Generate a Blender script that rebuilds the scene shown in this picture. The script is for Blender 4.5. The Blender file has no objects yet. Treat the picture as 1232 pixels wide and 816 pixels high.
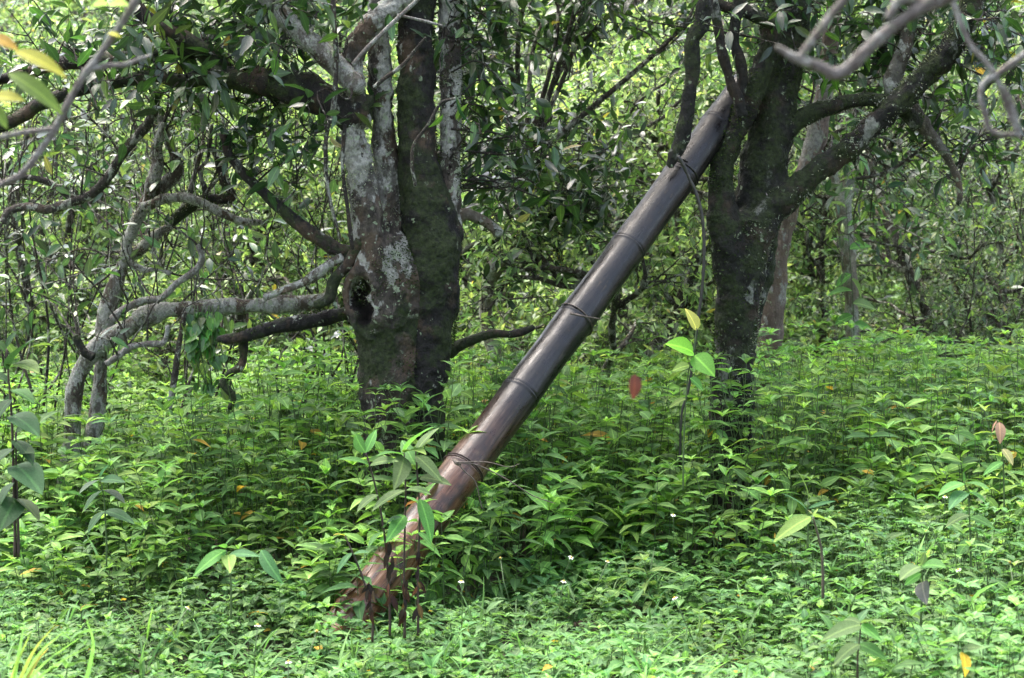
import bpy, math, random
import numpy as np
from mathutils import Vector, noise as mnoise

# ---------------------------------------------------------------- camera, world, sun, exposure
S = bpy.context.scene
C = S.collection
rng = np.random.default_rng(7)
random.seed(7)

LENS, SENSOR = 50.0, 23.6
F = 1232 * LENS / SENSOR
HORIZON = 250.0
PITCH = math.atan((408 - HORIZON) / F)
CAMZ = 1.5
cd = bpy.data.cameras.new('camera')
cam = bpy.data.objects.new('camera', cd)
C.objects.link(cam)
cam.location = (0, 0, CAMZ)
cam.rotation_euler = (math.pi / 2 - PITCH, 0, 0)
cd.lens, cd.sensor_width = LENS, SENSOR
cd.clip_start, cd.clip_end = 0.1, 600
cd.dof.use_dof = True
cd.dof.focus_distance = 8.2
cd.dof.aperture_fstop = 4.5
S.camera = cam

W = bpy.data.worlds.new('World')
S.world = W
W.use_nodes = True
wn = W.node_tree
sky = wn.nodes.new('ShaderNodeTexSky')
sky.sky_type = 'NISHITA'
sky.sun_disc = False
SUN_EL, SUN_AZ = math.radians(68), math.radians(-40)      # azimuth from +Y, negative = towards -X
sky.sun_elevation = SUN_EL
sky.sun_rotation = SUN_AZ
sky.air_density, sky.dust_density, sky.ozone_density = 1.0, 7.0, 1.0
hs = wn.nodes.new('ShaderNodeHueSaturation'); hs.inputs['Saturation'].default_value = .75     # thin overcast
wn.links.new(sky.outputs[0], hs.inputs['Color'])
wn.links.new(hs.outputs[0], wn.nodes['Background'].inputs[0])
wn.nodes['Background'].inputs[1].default_value = 0.15

sl = bpy.data.lights.new('sun', 'SUN')
sl.energy = 0.6
sl.angle = math.radians(45)
sl.color = (1.0, 0.97, 0.92)
sun = bpy.data.objects.new('sun', sl)
C.objects.link(sun)
sd = Vector((math.sin(SUN_AZ) * math.cos(SUN_EL), math.cos(SUN_AZ) * math.cos(SUN_EL), math.sin(SUN_EL)))
sun.rotation_euler = (-sd).to_track_quat('-Z', 'Y').to_euler()

S.view_settings.view_transform = 'Standard'
S.view_settings.look = 'None'
S.view_settings.exposure = 2.65
S.view_settings.gamma = 1.0
S.render.engine = 'CYCLES'
S.cycles.use_denoising = True
S.cycles.max_bounces = 8
S.cycles.diffuse_bounces = 4
S.cycles.transmission_bounces = 4

# ---------------------------------------------------------------- helpers
ca, sa = math.cos(PITCH), math.sin(PITCH)


def P(px, py, Y):
    """world point seen at photo pixel (px, py) at distance Y in front of the camera"""
    cx, cy = (px - 616) / F, (408 - py) / F
    d = np.array((cx, ca + cy * sa, -sa + cy * ca))
    t = Y / d[1]
    return np.array((0, 0, CAMZ)) + d * t


def PX(p):
    """photo pixel of world points (n,3)"""
    q = np.asarray(p, float) - np.array((0, 0, CAMZ))
    dep = q[..., 1] * ca - q[..., 2] * sa
    up = q[..., 1] * sa + q[..., 2] * ca
    return 616 + F * q[..., 0] / dep, 408 - F * up / dep, dep


def nz(v):
    v = np.asarray(v, float)
    return v / np.maximum(np.linalg.norm(v, axis=-1, keepdims=True), 1e-9)


def sstep(a, b, x):
    t = np.clip((np.asarray(x, float) - a) / (b - a), 0, 1)
    return t * t * (3 - 2 * t)


def ground(x, y):
    x = np.asarray(x, float); y = np.asarray(y, float)
    z = 0.03 * np.sin(x * 1.7 + y * .9) + 0.03 * np.sin(x * .8 - y * 1.3 + 1)
    z = z + 0.10 * sstep(0.8, 2.6, x) * sstep(4, 9, y)
    z = z + 0.035 * np.clip(y - 13, 0, 33) * sstep(-2, 6, x) + 0.5 * np.clip(y - 30, 0, 16) * sstep(28, 40, y)
    return z


def tag(o, label=None, cat=None, group=None, kind=None):
    if label: o['label'] = label
    if cat: o['category'] = cat
    if group: o['group'] = group
    if kind: o['kind'] = kind
    return o


def empty(name, loc, label, cat, group=None):
    o = bpy.data.objects.new(name, None)
    o.empty_display_size = 0.1
    o.location = [float(v) for v in loc]
    C.objects.link(o)
    return tag(o, label, cat, group)


def link(name, me, parent=None):
    """mesh built in world coordinates, re-based on its parent"""
    o = bpy.data.objects.new(name, me)
    C.objects.link(o)
    if parent is not None:
        o.parent = parent
        L = np.array(parent.location)
        if np.abs(L).max() > 0 and not me.get('local'):
            n = len(me.vertices)
            co = np.empty(n * 3); me.vertices.foreach_get('co', co)
            co = (co.reshape(-1, 3) - L).ravel()
            me.vertices.foreach_set('co', co)
            me['local'] = 1
            me.update()
    return o


def copy_tree(o, loc, rz, sc, label):
    r = o.copy(); C.objects.link(r)
    r.location = loc; r.rotation_euler = (0, 0, rz); r.scale = (sc, sc, sc)
    r['label'] = label
    for ch in list(o.children):
        c = ch.copy(); C.objects.link(c); c.parent = r
        for g in list(ch.children):
            e = g.copy(); C.objects.link(e); e.parent = c
    return r


# ---------------------------------------------------------------- materials
def new_mat(name):
    m = bpy.data.materials.new(name); m.use_nodes = True
    nt = m.node_tree
    return m, nt, nt.nodes['Principled BSDF']


def N(nt, t, **kw):
    n = nt.nodes.new(t)
    for k, v in kw.items():
        if hasattr(n, k) and k not in n.inputs: setattr(n, k, v)
        else: n.inputs[k].default_value = v
    return n


def noise_tex(nt, scale, detail=4, rough=.6, coord='Object', stretch=None, off=(0, 0, 0)):
    tc = nt.nodes.new('ShaderNodeTexCoord')
    mp = nt.nodes.new('ShaderNodeMapping')
    nt.links.new(tc.outputs[coord], mp.inputs[0])
    mp.inputs['Location'].default_value = off
    if stretch: mp.inputs['Scale'].default_value = stretch
    n = nt.nodes.new('ShaderNodeTexNoise')
    nt.links.new(mp.outputs[0], n.inputs['Vector'])
    n.inputs['Scale'].default_value = scale
    n.inputs['Detail'].default_value = detail
    n.inputs['Roughness'].default_value = rough
    return n.outputs['Fac']


def ramp(nt, fac, stops, interp='LINEAR'):
    r = nt.nodes.new('ShaderNodeValToRGB')
    r.color_ramp.interpolation = interp
    el = r.color_ramp.elements
    while len(el) < len(stops): el.new(0.5)
    for e, (p, c) in zip(el, stops):
        e.position = p
        e.color = (*c, 1) if len(c) == 3 else c
    nt.links.new(fac, r.inputs[0])
    return r.outputs[0]


def mixc(nt, fac, a, b, mode='MIX'):
    m = nt.nodes.new('ShaderNodeMix'); m.data_type = 'RGBA'; m.blend_type = mode
    for sock, v in ((m.inputs[0], fac), (m.inputs[6], a), (m.inputs[7], b)):
        if isinstance(v, (int, float)): sock.default_value = v
        elif isinstance(v, tuple): sock.default_value = (*v, 1)
        else: nt.links.new(v, sock)
    return m.outputs[2]


def bump(nt, h, strength, dist, prev=None):
    b = nt.nodes.new('ShaderNodeBump')
    b.inputs['Strength'].default_value = strength
    b.inputs['Distance'].default_value = dist
    nt.links.new(h, b.inputs['Height'])
    if prev is not None: nt.links.new(prev, b.inputs['Normal'])
    return b.outputs[0]


def leaf_material(name, rough=.38, transl=.32, coat=0.0, spec=.5):
    m, nt, bs = new_mat(name)
    at = N(nt, 'ShaderNodeAttribute', attribute_name='tint')
    uv = N(nt, 'ShaderNodeAttribute', attribute_name='luv')
    sx = N(nt, 'ShaderNodeSeparateXYZ')
    nt.links.new(uv.outputs['Vector'], sx.inputs[0])
    ab = N(nt, 'ShaderNodeMath', operation='ABSOLUTE'); nt.links.new(sx.outputs[0], ab.inputs[0])
    rib = ramp(nt, ab.outputs[0], [(0.0, (1, 1, 1)), (.035, (.7, .7, .7)), (.07, (0, 0, 0))])
    # side veins
    ad = N(nt, 'ShaderNodeMath', operation='MULTIPLY'); nt.links.new(ab.outputs[0], ad.inputs[0]); ad.inputs[1].default_value = -.8
    a2 = N(nt, 'ShaderNodeMath', operation='ADD'); nt.links.new(ad.outputs[0], a2.inputs[0]); nt.links.new(sx.outputs[1], a2.inputs[1])
    a3 = N(nt, 'ShaderNodeMath', operation='MULTIPLY'); nt.links.new(a2.outputs[0], a3.inputs[0]); a3.inputs[1].default_value = 50
    sn = N(nt, 'ShaderNodeMath', operation='SINE'); nt.links.new(a3.outputs[0], sn.inputs[0])
    nf = noise_tex(nt, 38, 3, .6)
    var = ramp(nt, nf, [(.3, (.72, .74, .7)), (.7, (1.2, 1.18, 1.25))])
    col = mixc(nt, 1.0, at.outputs['Color'], var, 'MULTIPLY')
    rc = mixc(nt, 1.0, col, (1.8, 1.7, 1.5), 'MULTIPLY')
    col2 = mixc(nt, rib, col, rc)
    nt.links.new(col2, bs.inputs['Base Color'])
    bs.inputs['Roughness'].default_value = rough
    bs.inputs['Specular IOR Level'].default_value = spec
    bs.inputs['Coat Weight'].default_value = coat
    bs.inputs['Coat Roughness'].default_value = .18
    b = bump(nt, sn.outputs[0], .25, .0004)
    b = bump(nt, nf, .3, .006, b)
    nt.links.new(b, bs.inputs['Normal'])
    tr = N(nt, 'ShaderNodeBsdfTranslucent')
    tcol = mixc(nt, 1.0, col2, (1.55, 1.65, .95), 'MULTIPLY')
    nt.links.new(tcol, tr.inputs[0])
    mx = N(nt, 'ShaderNodeMixShader'); mx.inputs[0].default_value = transl
    nt.links.new(bs.outputs[0], mx.inputs[1]); nt.links.new(tr.outputs[0], mx.inputs[2])
    nt.links.new(mx.outputs[0], nt.nodes['Material Output'].inputs[0])
    return m


def bark_material(name, base, dark, lichen=.5, moss=.5, lich_col=(.42, .43, .36), scale=1.0, off=(0, 0, 0), blotch=.5, zg=None):
    """bark of patches: brown bark, pale crustose lichen, green moss"""
    m, nt, bs = new_mat(name)
    fine = noise_tex(nt, 60 * scale, 5, .7, off=off)
    mid = noise_tex(nt, 14 * scale, 5, .65, stretch=(1, 1, .45), off=off)
    col = mixc(nt, ramp(nt, mid, [(.35, (0, 0, 0)), (.65, (1, 1, 1))]), dark, base)
    col = mixc(nt, ramp(nt, fine, [(.38, (.65,) * 3), (.55, (0,) * 3)]), col, tuple(c * .45 for c in base))
    # flaking grain and dark weather streaks
    gr = noise_tex(nt, 34 * scale, 6, .75, stretch=(1, 1, .35), off=(off[1], 2, 5))
    col = mixc(nt, ramp(nt, gr, [(.40, (.85,) * 3), (.52, (0,) * 3)]), col, tuple(c * .8 for c in dark))
    col = mixc(nt, ramp(nt, gr, [(.54, (0,) * 3), (.66, (.5,) * 3)]), col, tuple(c * 1.7 for c in base))
    st = noise_tex(nt, 3.2 * scale, 6, .7, stretch=(1, 1, .3), off=(8, off[0], 5))
    col = mixc(nt, ramp(nt, st, [(.50, (0,) * 3), (.60, (.8,) * 3)]), col, dark)
    # brown blotches
    bl = noise_tex(nt, 5 * scale, 5, .6, off=(3 + off[0], 1, 7))
    col = mixc(nt, ramp(nt, bl, [(.5, (0,) * 3), (.6, (blotch,) * 3)]), col, (.12, .078, .045))
    # lichen crusts with crisp ragged outlines
    l1 = noise_tex(nt, 6.5 * scale, 7, .62, stretch=(1, 1, .6), off=(7 + off[0], off[1], 0))
    e = .66 - .26 * lichen
    zo = None
    if zg:      # the crusts grow thicker higher up the stems, the moss lower down
        tc = nt.nodes.new('ShaderNodeTexCoord'); sx = nt.nodes.new('ShaderNodeSeparateXYZ'); nt.links.new(tc.outputs['Object'], sx.inputs[0])
        mr = nt.nodes.new('ShaderNodeMapRange'); nt.links.new(sx.outputs[2], mr.inputs[0])
        mr.inputs[1].default_value, mr.inputs[2].default_value, mr.inputs[3].default_value, mr.inputs[4].default_value = zg[0], zg[1], -.09, .04
        ad = N(nt, 'ShaderNodeMath', operation='ADD'); nt.links.new(l1, ad.inputs[0]); nt.links.new(mr.outputs[0], ad.inputs[1]); l1 = ad.outputs[0]
        zo = mr.outputs[0]
    lm = ramp(nt, l1, [(e, (0,) * 3), (e + .025, (1,) * 3)])
    lcol = mixc(nt, ramp(nt, fine, [(.4, (0,) * 3), (.6, (1,) * 3)]), tuple(c * .55 for c in lich_col), lich_col)
    col = mixc(nt, lm, col, lcol)
    l2 = noise_tex(nt, 30 * scale, 3, .6, off=(1, 9 + off[1], 2))
    lm2 = ramp(nt, l2, [(.66 - .1 * lichen, (0,) * 3), (.69 - .1 * lichen, (.9,) * 3)])
    col = mixc(nt, lm2, col, (.26, .31, .20))
    sc_ = noise_tex(nt, 11 * scale, 7, .72, stretch=(1, 1, .5), off=(2, off[0], 9))       # worn and weathered bits in the crust
    col = mixc(nt, ramp(nt, sc_, [(.50, (0,) * 3), (.57, (.8,) * 3)]), col, tuple(.6 * a + .3 * b for a, b in zip(dark, base)))
    # moss
    ms = noise_tex(nt, 4.2 * scale, 7, .7, off=(off[0], 4, 11))
    em = .72 - .3 * moss
    if zo is not None:
        sb = N(nt, 'ShaderNodeMath', operation='SUBTRACT'); nt.links.new(ms, sb.inputs[0]); nt.links.new(zo, sb.inputs[1]); ms = sb.outputs[0]
    mm = ramp(nt, ms, [(em, (0,) * 3), (em + .06, (1,) * 3)])
    mcol = mixc(nt, ramp(nt, fine, [(.35, (0,) * 3), (.65, (1,) * 3)]), (.008, .012, .005), (.032, .045, .012))
    col = mixc(nt, mm, col, mcol)
    nt.links.new(col, bs.inputs['Base Color'])
    bs.inputs['Roughness'].default_value = .78
    bs.inputs['Specular IOR Level'].default_value = .3
    b = bump(nt, mid, 1.0, .03)
    b = bump(nt, fine, 1.0, .012, b)
    b = bump(nt, lm, .6, .004, b)
    nt.links.new(b, bs.inputs['Normal'])
    return m


def simple_mat(name, c1, c2, scale=20, rough=.7, bmp=.3, dist=.003, stretch=None, spec=.5):
    m, nt, bs = new_mat(name)
    f = noise_tex(nt, scale, 5, .65, stretch=stretch)
    nt.links.new(ramp(nt, f, [(.35, c1), (.65, c2)]), bs.inputs['Base Color'])
    bs.inputs['Roughness'].default_value = rough
    bs.inputs['Specular IOR Level'].default_value = spec
    nt.links.new(bump(nt, f, bmp, dist), bs.inputs['Normal'])
    return m


M = {}
M['leaf_ground'] = leaf_material('herb leaf', rough=.6, transl=.38, spec=.16)
M['leaf_tea'] = leaf_material('glossy tea leaf', rough=.30, transl=.28, coat=.25)
M['leaf_far'] = leaf_material('distant leaf', rough=.40, transl=.40, spec=.42)
M['leaf_weed_far'] = leaf_material('distant weed leaf', rough=.55, transl=.34, spec=.3)
M['leaf_dry'] = leaf_material('withered leaf', rough=.7, transl=.15, spec=.3)
M['barkA'] = bark_material('mottled lichened bark', (.095, .08, .062), (.016, .014, .011), .60, .42, scale=1.0, lich_col=(.36, .36, .31), blotch=.5, zg=(1.05, 1.45))
M['barkA_dark'] = bark_material('dark mossy bark', (.024, .022, .018), (.006, .0055, .005), .14, .80, off=(5, 2, 0))
M['barkD'] = bark_material('dark mossed bark', (.026, .027, .019), (.006, .006, .0045), .30, .78, scale=1.1, off=(11, 3, 0), lich_col=(.22, .23, .19), blotch=.25)
M['barkD_pale'] = bark_material('grey green bark', (.15, .135, .10), (.04, .035, .026), .45, .40, scale=1.2, off=(2, 8, 0))
M['barkB'] = bark_material('pale lichen crusted bark', (.17, .14, .105), (.04, .03, .022), .86, .28, scale=1.9, off=(6, 6, 0), lich_col=(.42, .42, .37))
M['barkE'] = bark_material('pinkish pale bark', (.26, .20, .165), (.09, .065, .05), .5, .2, scale=1.1, off=(1, 5, 3), lich_col=(.30, .29, .26))
M['barkF'] = bark_material('grey spotted bark', (.34, .30, .24), (.14, .12, .09), .6, .25, scale=1.6, off=(9, 5, 3))
M['twig'] = bark_material('twig bark', (.10, .088, .07), (.025, .022, .017), .5, .25, scale=2.5, blotch=.3)
M['twig_dark'] = bark_material('dark twig bark', (.06, .05, .04), (.014, .012, .01), .3, .45, scale=2.5, blotch=.3)
M['twig_pale'] = bark_material('pale smooth twig bark', (.42, .39, .36), (.16, .14, .12), .7, .05, scale=4, blotch=.2, lich_col=(.52, .52, .47))
M['stem'] = simple_mat('green stem', (.03, .06, .015), (.07, .12, .03), 30, .5)
M['stem_dark'] = simple_mat('dark withered stem', (.018, .011, .008), (.05, .028, .02), 40, .55)
M['wire'] = simple_mat('black vine skin', (.008, .008, .007), (.03, .028, .02), 60, .5)
M['tie'] = simple_mat('split bamboo tie', (.035, .024, .016), (.11, .085, .065), 60, .45)
M['rot'] = simple_mat('rotten wood with painted shade', (.006, .005, .004), (.03, .022, .016), 40, .9, .8, .01)
M['petal'] = simple_mat('white petal', (.7, .7, .68), (.82, .82, .8), 30, .5)
M['disc'] = simple_mat('yellow flower disc', (.45, .28, .03), (.6, .4, .05), 200, .6)
M['moss'] = leaf_material('moss tuft', rough=.8, transl=.3, spec=.2)


def ground_material():
    m, nt, bs = new_mat('leaf litter soil')
    a = noise_tex(nt, 3, 6, .7); b = noise_tex(nt, 45, 5, .7)
    c = ramp(nt, b, [(.35, (.012, .009, .006)), (.55, (.05, .034, .02)), (.75, (.09, .06, .035))])
    c = mixc(nt, ramp(nt, a, [(.45, (0,) * 3), (.6, (.8,) * 3)]), c, (.02, .035, .010))
    nt.links.new(c, bs.inputs['Base Color'])
    bs.inputs['Roughness'].default_value = .85
    nt.links.new(bump(nt, b, .8, .03), bs.inputs['Normal'])
    return m


M['ground'] = ground_material()

# ---------------------------------------------------------------- leaf and tube builders
def lanceolate():
    t = [0, .22, .5, .78, 1.0]; w = [0, .40, .5, .27, 0]
    v = [(0, tt) for tt in t] + [(-w[i], t[i]) for i in (1, 2, 3)] + [(w[i], t[i]) for i in (1, 2, 3)]
    f = [(0, 1, 5), (1, 2, 6), (1, 6, 5), (2, 3, 7), (2, 7, 6), (3, 4, 7),
         (0, 8, 1), (1, 8, 9), (1, 9, 2), (2, 9, 10), (2, 10, 3), (3, 10, 4)]
    return np.array(v), np.array(f)


def rich():
    t = np.array([0, .1, .22, .36, .5, .64, .77, .89, 1.0])
    w = .5 * np.sin(np.pi * t ** .82) ** .8; w[0] = w[-1] = 0
    n = len(t)
    v = [(0, a) for a in t]; Lk = {}; Rk = {}
    for i in range(1, n - 1):
        Lk[i] = len(v); v.append((-w[i], t[i])); Rk[i] = len(v); v.append((w[i], t[i]))
    f = [(0, 1, Lk[1]), (0, Rk[1], 1)]
    for i in range(1, n - 2):
        f += [(i, i + 1, Lk[i + 1]), (i, Lk[i + 1], Lk[i]), (i, Rk[i], Rk[i + 1]), (i, Rk[i + 1], i + 1)]
    f += [(n - 2, n - 1, Lk[n - 2]), (n - 2, Rk[n - 2], n - 1)]
    return np.array(v), np.array(f)


HI, RICH = lanceolate(), rich()
LO = (np.array([(0, 0), (0, .5), (0, 1), (-.5, .45), (.5, .45)]), np.array([(0, 1, 3), (1, 2, 3), (0, 4, 1), (1, 4, 2)]))


def leaf_mesh(name, pos, d, n, L, Wd, col, tmpl, mat, curl=.25, fold=.28):
    pos, d, n = np.asarray(pos, float), nz(d), np.asarray(n, float)
    k = len(pos)
    side = nz(np.cross(d, n)); n = nz(np.cross(side, d))
    L = np.broadcast_to(np.asarray(L, float), (k,)); Wd = np.broadcast_to(np.asarray(Wd, float), (k,))
    curl = np.broadcast_to(np.asarray(curl, float), (k,))
    tv, tf = tmpl
    x, t = tv[:, 0], tv[:, 1]
    zz = fold * np.abs(x)[None, :] * Wd[:, None] - curl[:, None] * (t ** 2)[None, :]
    co = (pos[:, None, :] + L[:, None, None] * ((x[None, :] * Wd[:, None])[:, :, None] * side[:, None, :]
          + t[None, :, None] * d[:, None, :] + zz[:, :, None] * n[:, None, :]))
    V, Fc = len(tv), len(tf)
    faces = (tf[None] + (np.arange(k) * V)[:, None, None]).reshape(-1)
    me = bpy.data.meshes.new(name)
    me.vertices.add(k * V); me.vertices.foreach_set('co', co.reshape(-1).astype(np.float32))
    me.loops.add(len(faces)); me.loops.foreach_set('vertex_index', faces.astype(np.int32))
    me.polygons.add(k * Fc)
    me.polygons.foreach_set('loop_start', (np.arange(k * Fc) * 3).astype(np.int32))
    me.polygons.foreach_set('loop_total', np.full(k * Fc, 3, np.int32))
    me.polygons.foreach_set('use_smooth', np.ones(k * Fc, bool))
    a = me.attributes.new('tint', 'FLOAT_COLOR', 'POINT')
    c4 = np.ones((k, V, 4), np.float32); c4[:, :, :3] = np.asarray(col)[:, None, :]
    a.data.foreach_set('color', c4.reshape(-1))
    b = me.attributes.new('luv', 'FLOAT_VECTOR', 'POINT')
    uv = np.zeros((k, V, 3), np.float32); uv[:, :, 0] = x; uv[:, :, 1] = t
    b.data.foreach_set('vector', uv.reshape(-1))
    me.materials.append(mat)
    me.update()
    return me


class Leaves:
    def __init__(s): s.r = []

    def add(s, pos, d, n, L, Wd, col):
        pos = np.atleast_2d(pos); k = len(pos)
        b = lambda v, m: np.broadcast_to(np.asarray(v, float), (k, m) if m > 1 else (k,))
        s.r.append(np.concatenate([pos, b(d, 3), b(n, 3), b(L, 1)[:, None], b(Wd, 1)[:, None], b(col, 3)], 1))

    def arr(s): return np.concatenate(s.r) if s.r else np.zeros((0, 14))

    def mesh(s, name, tmpl, mat, curl=.25, arr=None, fold=.28):
        a = s.arr() if arr is None else arr
        return leaf_mesh(name, a[:, :3], a[:, 3:6], a[:, 6:9], a[:, 9], a[:, 10], a[:, 11:14], tmpl, mat, curl, fold)


def catmull(p, seg):
    p = np.asarray(p, float)
    if len(p) < 3: 
        t = np.linspace(0, 1, seg + 1)[:, None]; return p[0] * (1 - t) + p[-1] * t
    q = np.vstack([2 * p[0] - p[1], p, 2 * p[-1] - p[-2]])
    out = []
    for i in range(1, len(q) - 2):
        a, b, c, d = q[i - 1], q[i], q[i + 1], q[i + 2]
        for t in np.arange(seg) / seg:
            out.append(.5 * (2 * b + (c - a) * t + (2 * a - 5 * b + 4 * c - d) * t * t + (3 * b - a - 3 * c + d) * t ** 3))
    out.append(q[-2])
    return np.array(out)


class Tubes:
    def __init__(s): s.v = []; s.f = []; s.n = 0

    def add(s, pts, rad, sides=6, rough=0.0, freq=8.0, cap=True, squash=None):
        pts = np.asarray(pts, float); n = len(pts)
        rad = np.broadcast_to(np.asarray(rad, float), (n,))
        tg = nz(np.gradient(pts, axis=0))
        u = np.zeros((n, 3)); r = np.array((1., 0, 0)) if abs(tg[0][0]) < .8 else np.array((0, 1., 0))
        for i in range(n):
            r = r - tg[i] * r.dot(tg[i]); r /= max(np.linalg.norm(r), 1e-9); u[i] = r
        w = np.cross(tg, u)
        a = np.arange(sides) * 2 * math.pi / sides
        dirs = u[:, None, :] * np.cos(a)[None, :, None] + w[:, None, :] * np.sin(a)[None, :, None]
        rr = np.repeat(rad[:, None], sides, 1)
        if rough > 0:
            base = pts[:, None, :] + dirs * rr[:, :, None]
            fl = base.reshape(-1, 3)
            nn = np.array([mnoise.fractal(Vector(p * freq), 1.0, 2.1, 3) for p in fl]).reshape(n, sides)
            rr = rr * (1 + rough * nn)
        v = pts[:, None, :] + dirs * rr[:, :, None]
        i, j = np.meshgrid(np.arange(n - 1), np.arange(sides), indexing='ij')
        j2 = (j + 1) % sides
        f = np.stack([i * sides + j, i * sides + j2, (i + 1) * sides + j2, (i + 1) * sides + j], -1).reshape(-1, 4) + s.n
        s.v.append(v.reshape(-1, 3)); s.n += n * sides
        s.f += f.tolist()
        if cap:
            s.v.append(np.stack([pts[0] - tg[0] * rad[0] * .4, pts[-1] + tg[-1] * rad[-1] * .5]))
            c0, c1 = s.n, s.n + 1; s.n += 2
            b0 = c0 - n * sides; b1 = c0 - sides
            for q in range(sides):
                q2 = (q + 1) % sides
                s.f.append((b0 + q2, b0 + q, c0)); s.f.append((b1 + q, b1 + q2, c1))

    def mesh(s, name, mat):
        me = bpy.data.meshes.new(name)
        me.from_pydata(np.concatenate(s.v).tolist(), [], s.f)
        me.polygons.foreach_set('use_smooth', np.ones(len(me.polygons), bool))
        me.materials.append(mat); me.update()
        return me


def px_line(pts, depth=None, seg=6):
    """traced outline (px, py, r_px[, depth]) -> smooth world centreline and radii"""
    w = []
    for p in pts:
        D = p[3] if len(p) > 3 else depth
        q = P(p[0], p[1], D)
        w.append((*q, p[2] * D / F))
    c = catmull(np.array(w), seg)
    return c[:, :3], np.maximum(c[:, 3], .0012)


def interp(cols, k, jitter=.15):
    """random colours out of weighted palette [(weight, rgb)]"""
    wts = np.array([c[0] for c in cols], float); wts /= wts.sum()
    pal = np.array([c[1] for c in cols])
    i = rng.choice(len(cols), k, p=wts)
    return pal[i] * (1 + rng.normal(0, jitter, (k, 1))).clip(.4, 1.8) * (1 + rng.normal(0, .06, (k, 3)))


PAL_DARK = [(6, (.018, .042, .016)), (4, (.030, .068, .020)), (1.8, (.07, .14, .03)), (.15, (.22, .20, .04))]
PAL_MID = [(3, (.028, .060, .030)), (5, (.050, .10, .042)), (3, (.09, .165, .060)), (.6, (.18, .27, .07)), (.04, (.30, .22, .05))]
PAL_BRIGHT = [(1.5, (.05, .09, .04)), (4, (.11, .185, .075)), (5, (.18, .27, .105)), (2.5, (.29, .38, .15)), (.05, (.40, .33, .08))]  # background leaves: haze put into the colour as paler, cooler greens
PAL_LOW = [(5, (.088, .178, .062)), (4, (.115, .222, .078)), (2, (.065, .14, .052)), (1, (.15, .27, .08)), (.0, (.40, .27, .04))]
PAL_TALL = [(5, (.100, .20, .055)), (4, (.135, .25, .066)), (2, (.07, .14, .048)), (3, (.18, .31, .070))]
PAL_GREY = [(3, (.05, .085, .05)), (4, (.09, .14, .075)), (3.5, (.15, .21, .12)), (2, (.17, .27, .08)), (.1, (.3, .25, .1))]
PAL_FARG = [(4, (.07, .135, .05)), (4, (.11, .21, .065)), (2, (.14, .26, .05)), (1, (.025, .06, .02)), (.1, (.3, .3, .1))]

# ---------------------------------------------------------------- ground
gx = np.concatenate([np.linspace(-150, -12, 14), np.linspace(-10, 10, 61), np.linspace(12, 150, 14)])
gy = np.concatenate([np.linspace(-60, 0, 7), np.linspace(1, 16, 46), np.linspace(17, 60, 44), np.linspace(65, 220, 16)])
X, Y = np.meshgrid(gx, gy)
Z = ground(X, Y)
nx = len(gx)
gv = np.stack([X, Y, Z], -1).reshape(-1, 3)
gf = [(r * nx + c, r * nx + c + 1, (r + 1) * nx + c + 1, (r + 1) * nx + c) for r in range(len(gy) - 1) for c in range(nx - 1)]
me = bpy.data.meshes.new('ground'); me.from_pydata(gv.tolist(), [], gf)
me.polygons.foreach_set('use_smooth', np.ones(len(gf), bool)); me.materials.append(M['ground'])
tag(link('ground', me), 'brown soil and leaf litter under the undergrowth', kind='structure')

# ---------------------------------------------------------------- growing things
def path(p0, d0, length, n, wander=.25, up=0.0):
    """crooked growth path"""
    p = np.array(p0, float); d = nz(d0); out = [p.copy()]
    st = length / n
    for i in range(n):
        d = nz(d + rng.normal(0, wander, 3) + np.array((0, 0, up)))
        p = p + d * st; out.append(p.copy())
    return np.array(out)


def leaves_on(LV, pts, k, L, Wd, pal, start=.25, droop=.12, tip=True):
    """k leaves alternately along a twig"""
    n = len(pts) - 1
    t = np.sort(rng.uniform(start, 1, k)); 
    if tip and k: t[-1] = 1.0
    i = np.minimum((t * n).astype(int), n - 1); fr = t * n - i
    pos = pts[i] * (1 - fr[:, None]) + pts[i + 1] * fr[:, None]
    tg = nz(pts[i + 1] - pts[i])
    rad = nz(np.cross(tg, rng.normal(0, 1, (k, 3))))
    d = nz(tg * rng.uniform(.2, .8, (k, 1)) + rad * 1.0 + np.array((0, 0, -droop)))
    nrm = nz(np.array((0, 0, 1.)) + rng.normal(0, .55, (k, 3)))
    LV.add(pos, d, nrm, L * rng.uniform(.6, 1.2, k), Wd * rng.uniform(.8, 1.15, k), interp(pal, k))


def sub_twigs(TB, LV, pts, rad, k, length, leaves, L, Wd, pal, start=.3, up=.1, wander=.3, sides=4, level=1, spread=1.0, lstart=.25):
    """side twigs from a branch, each leafy; level 2 makes twigs of twigs"""
    n = len(pts) - 1
    for _ in range(k):
        t = rng.uniform(start, 1); i = min(int(t * n), n - 1)
        p0 = pts[i] + (pts[i + 1] - pts[i]) * (t * n - i)
        tg = nz(pts[i + 1] - pts[i])
        r = nz(np.cross(tg, rng.normal(0, 1, 3)))
        d = nz(tg * .5 + r * spread + np.array((0, 0, up * 2)))
        ln = length * rng.uniform(.6, 1.3)
        q = path(p0, d, ln, 5, wander, up * .3)
        r0 = min(rad * .6, .004 + ln * .011)
        TB.add(q, np.linspace(r0, r0 * .3, len(q)), sides, cap=False)
        if level > 1:
            sub_twigs(TB, LV, q, r0, 4, length * .5, leaves, L, Wd, pal, .2, up, wander, 3, level - 1, 1.0, lstart)
        leaves_on(LV, q, leaves, L, Wd, pal, lstart)


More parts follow.
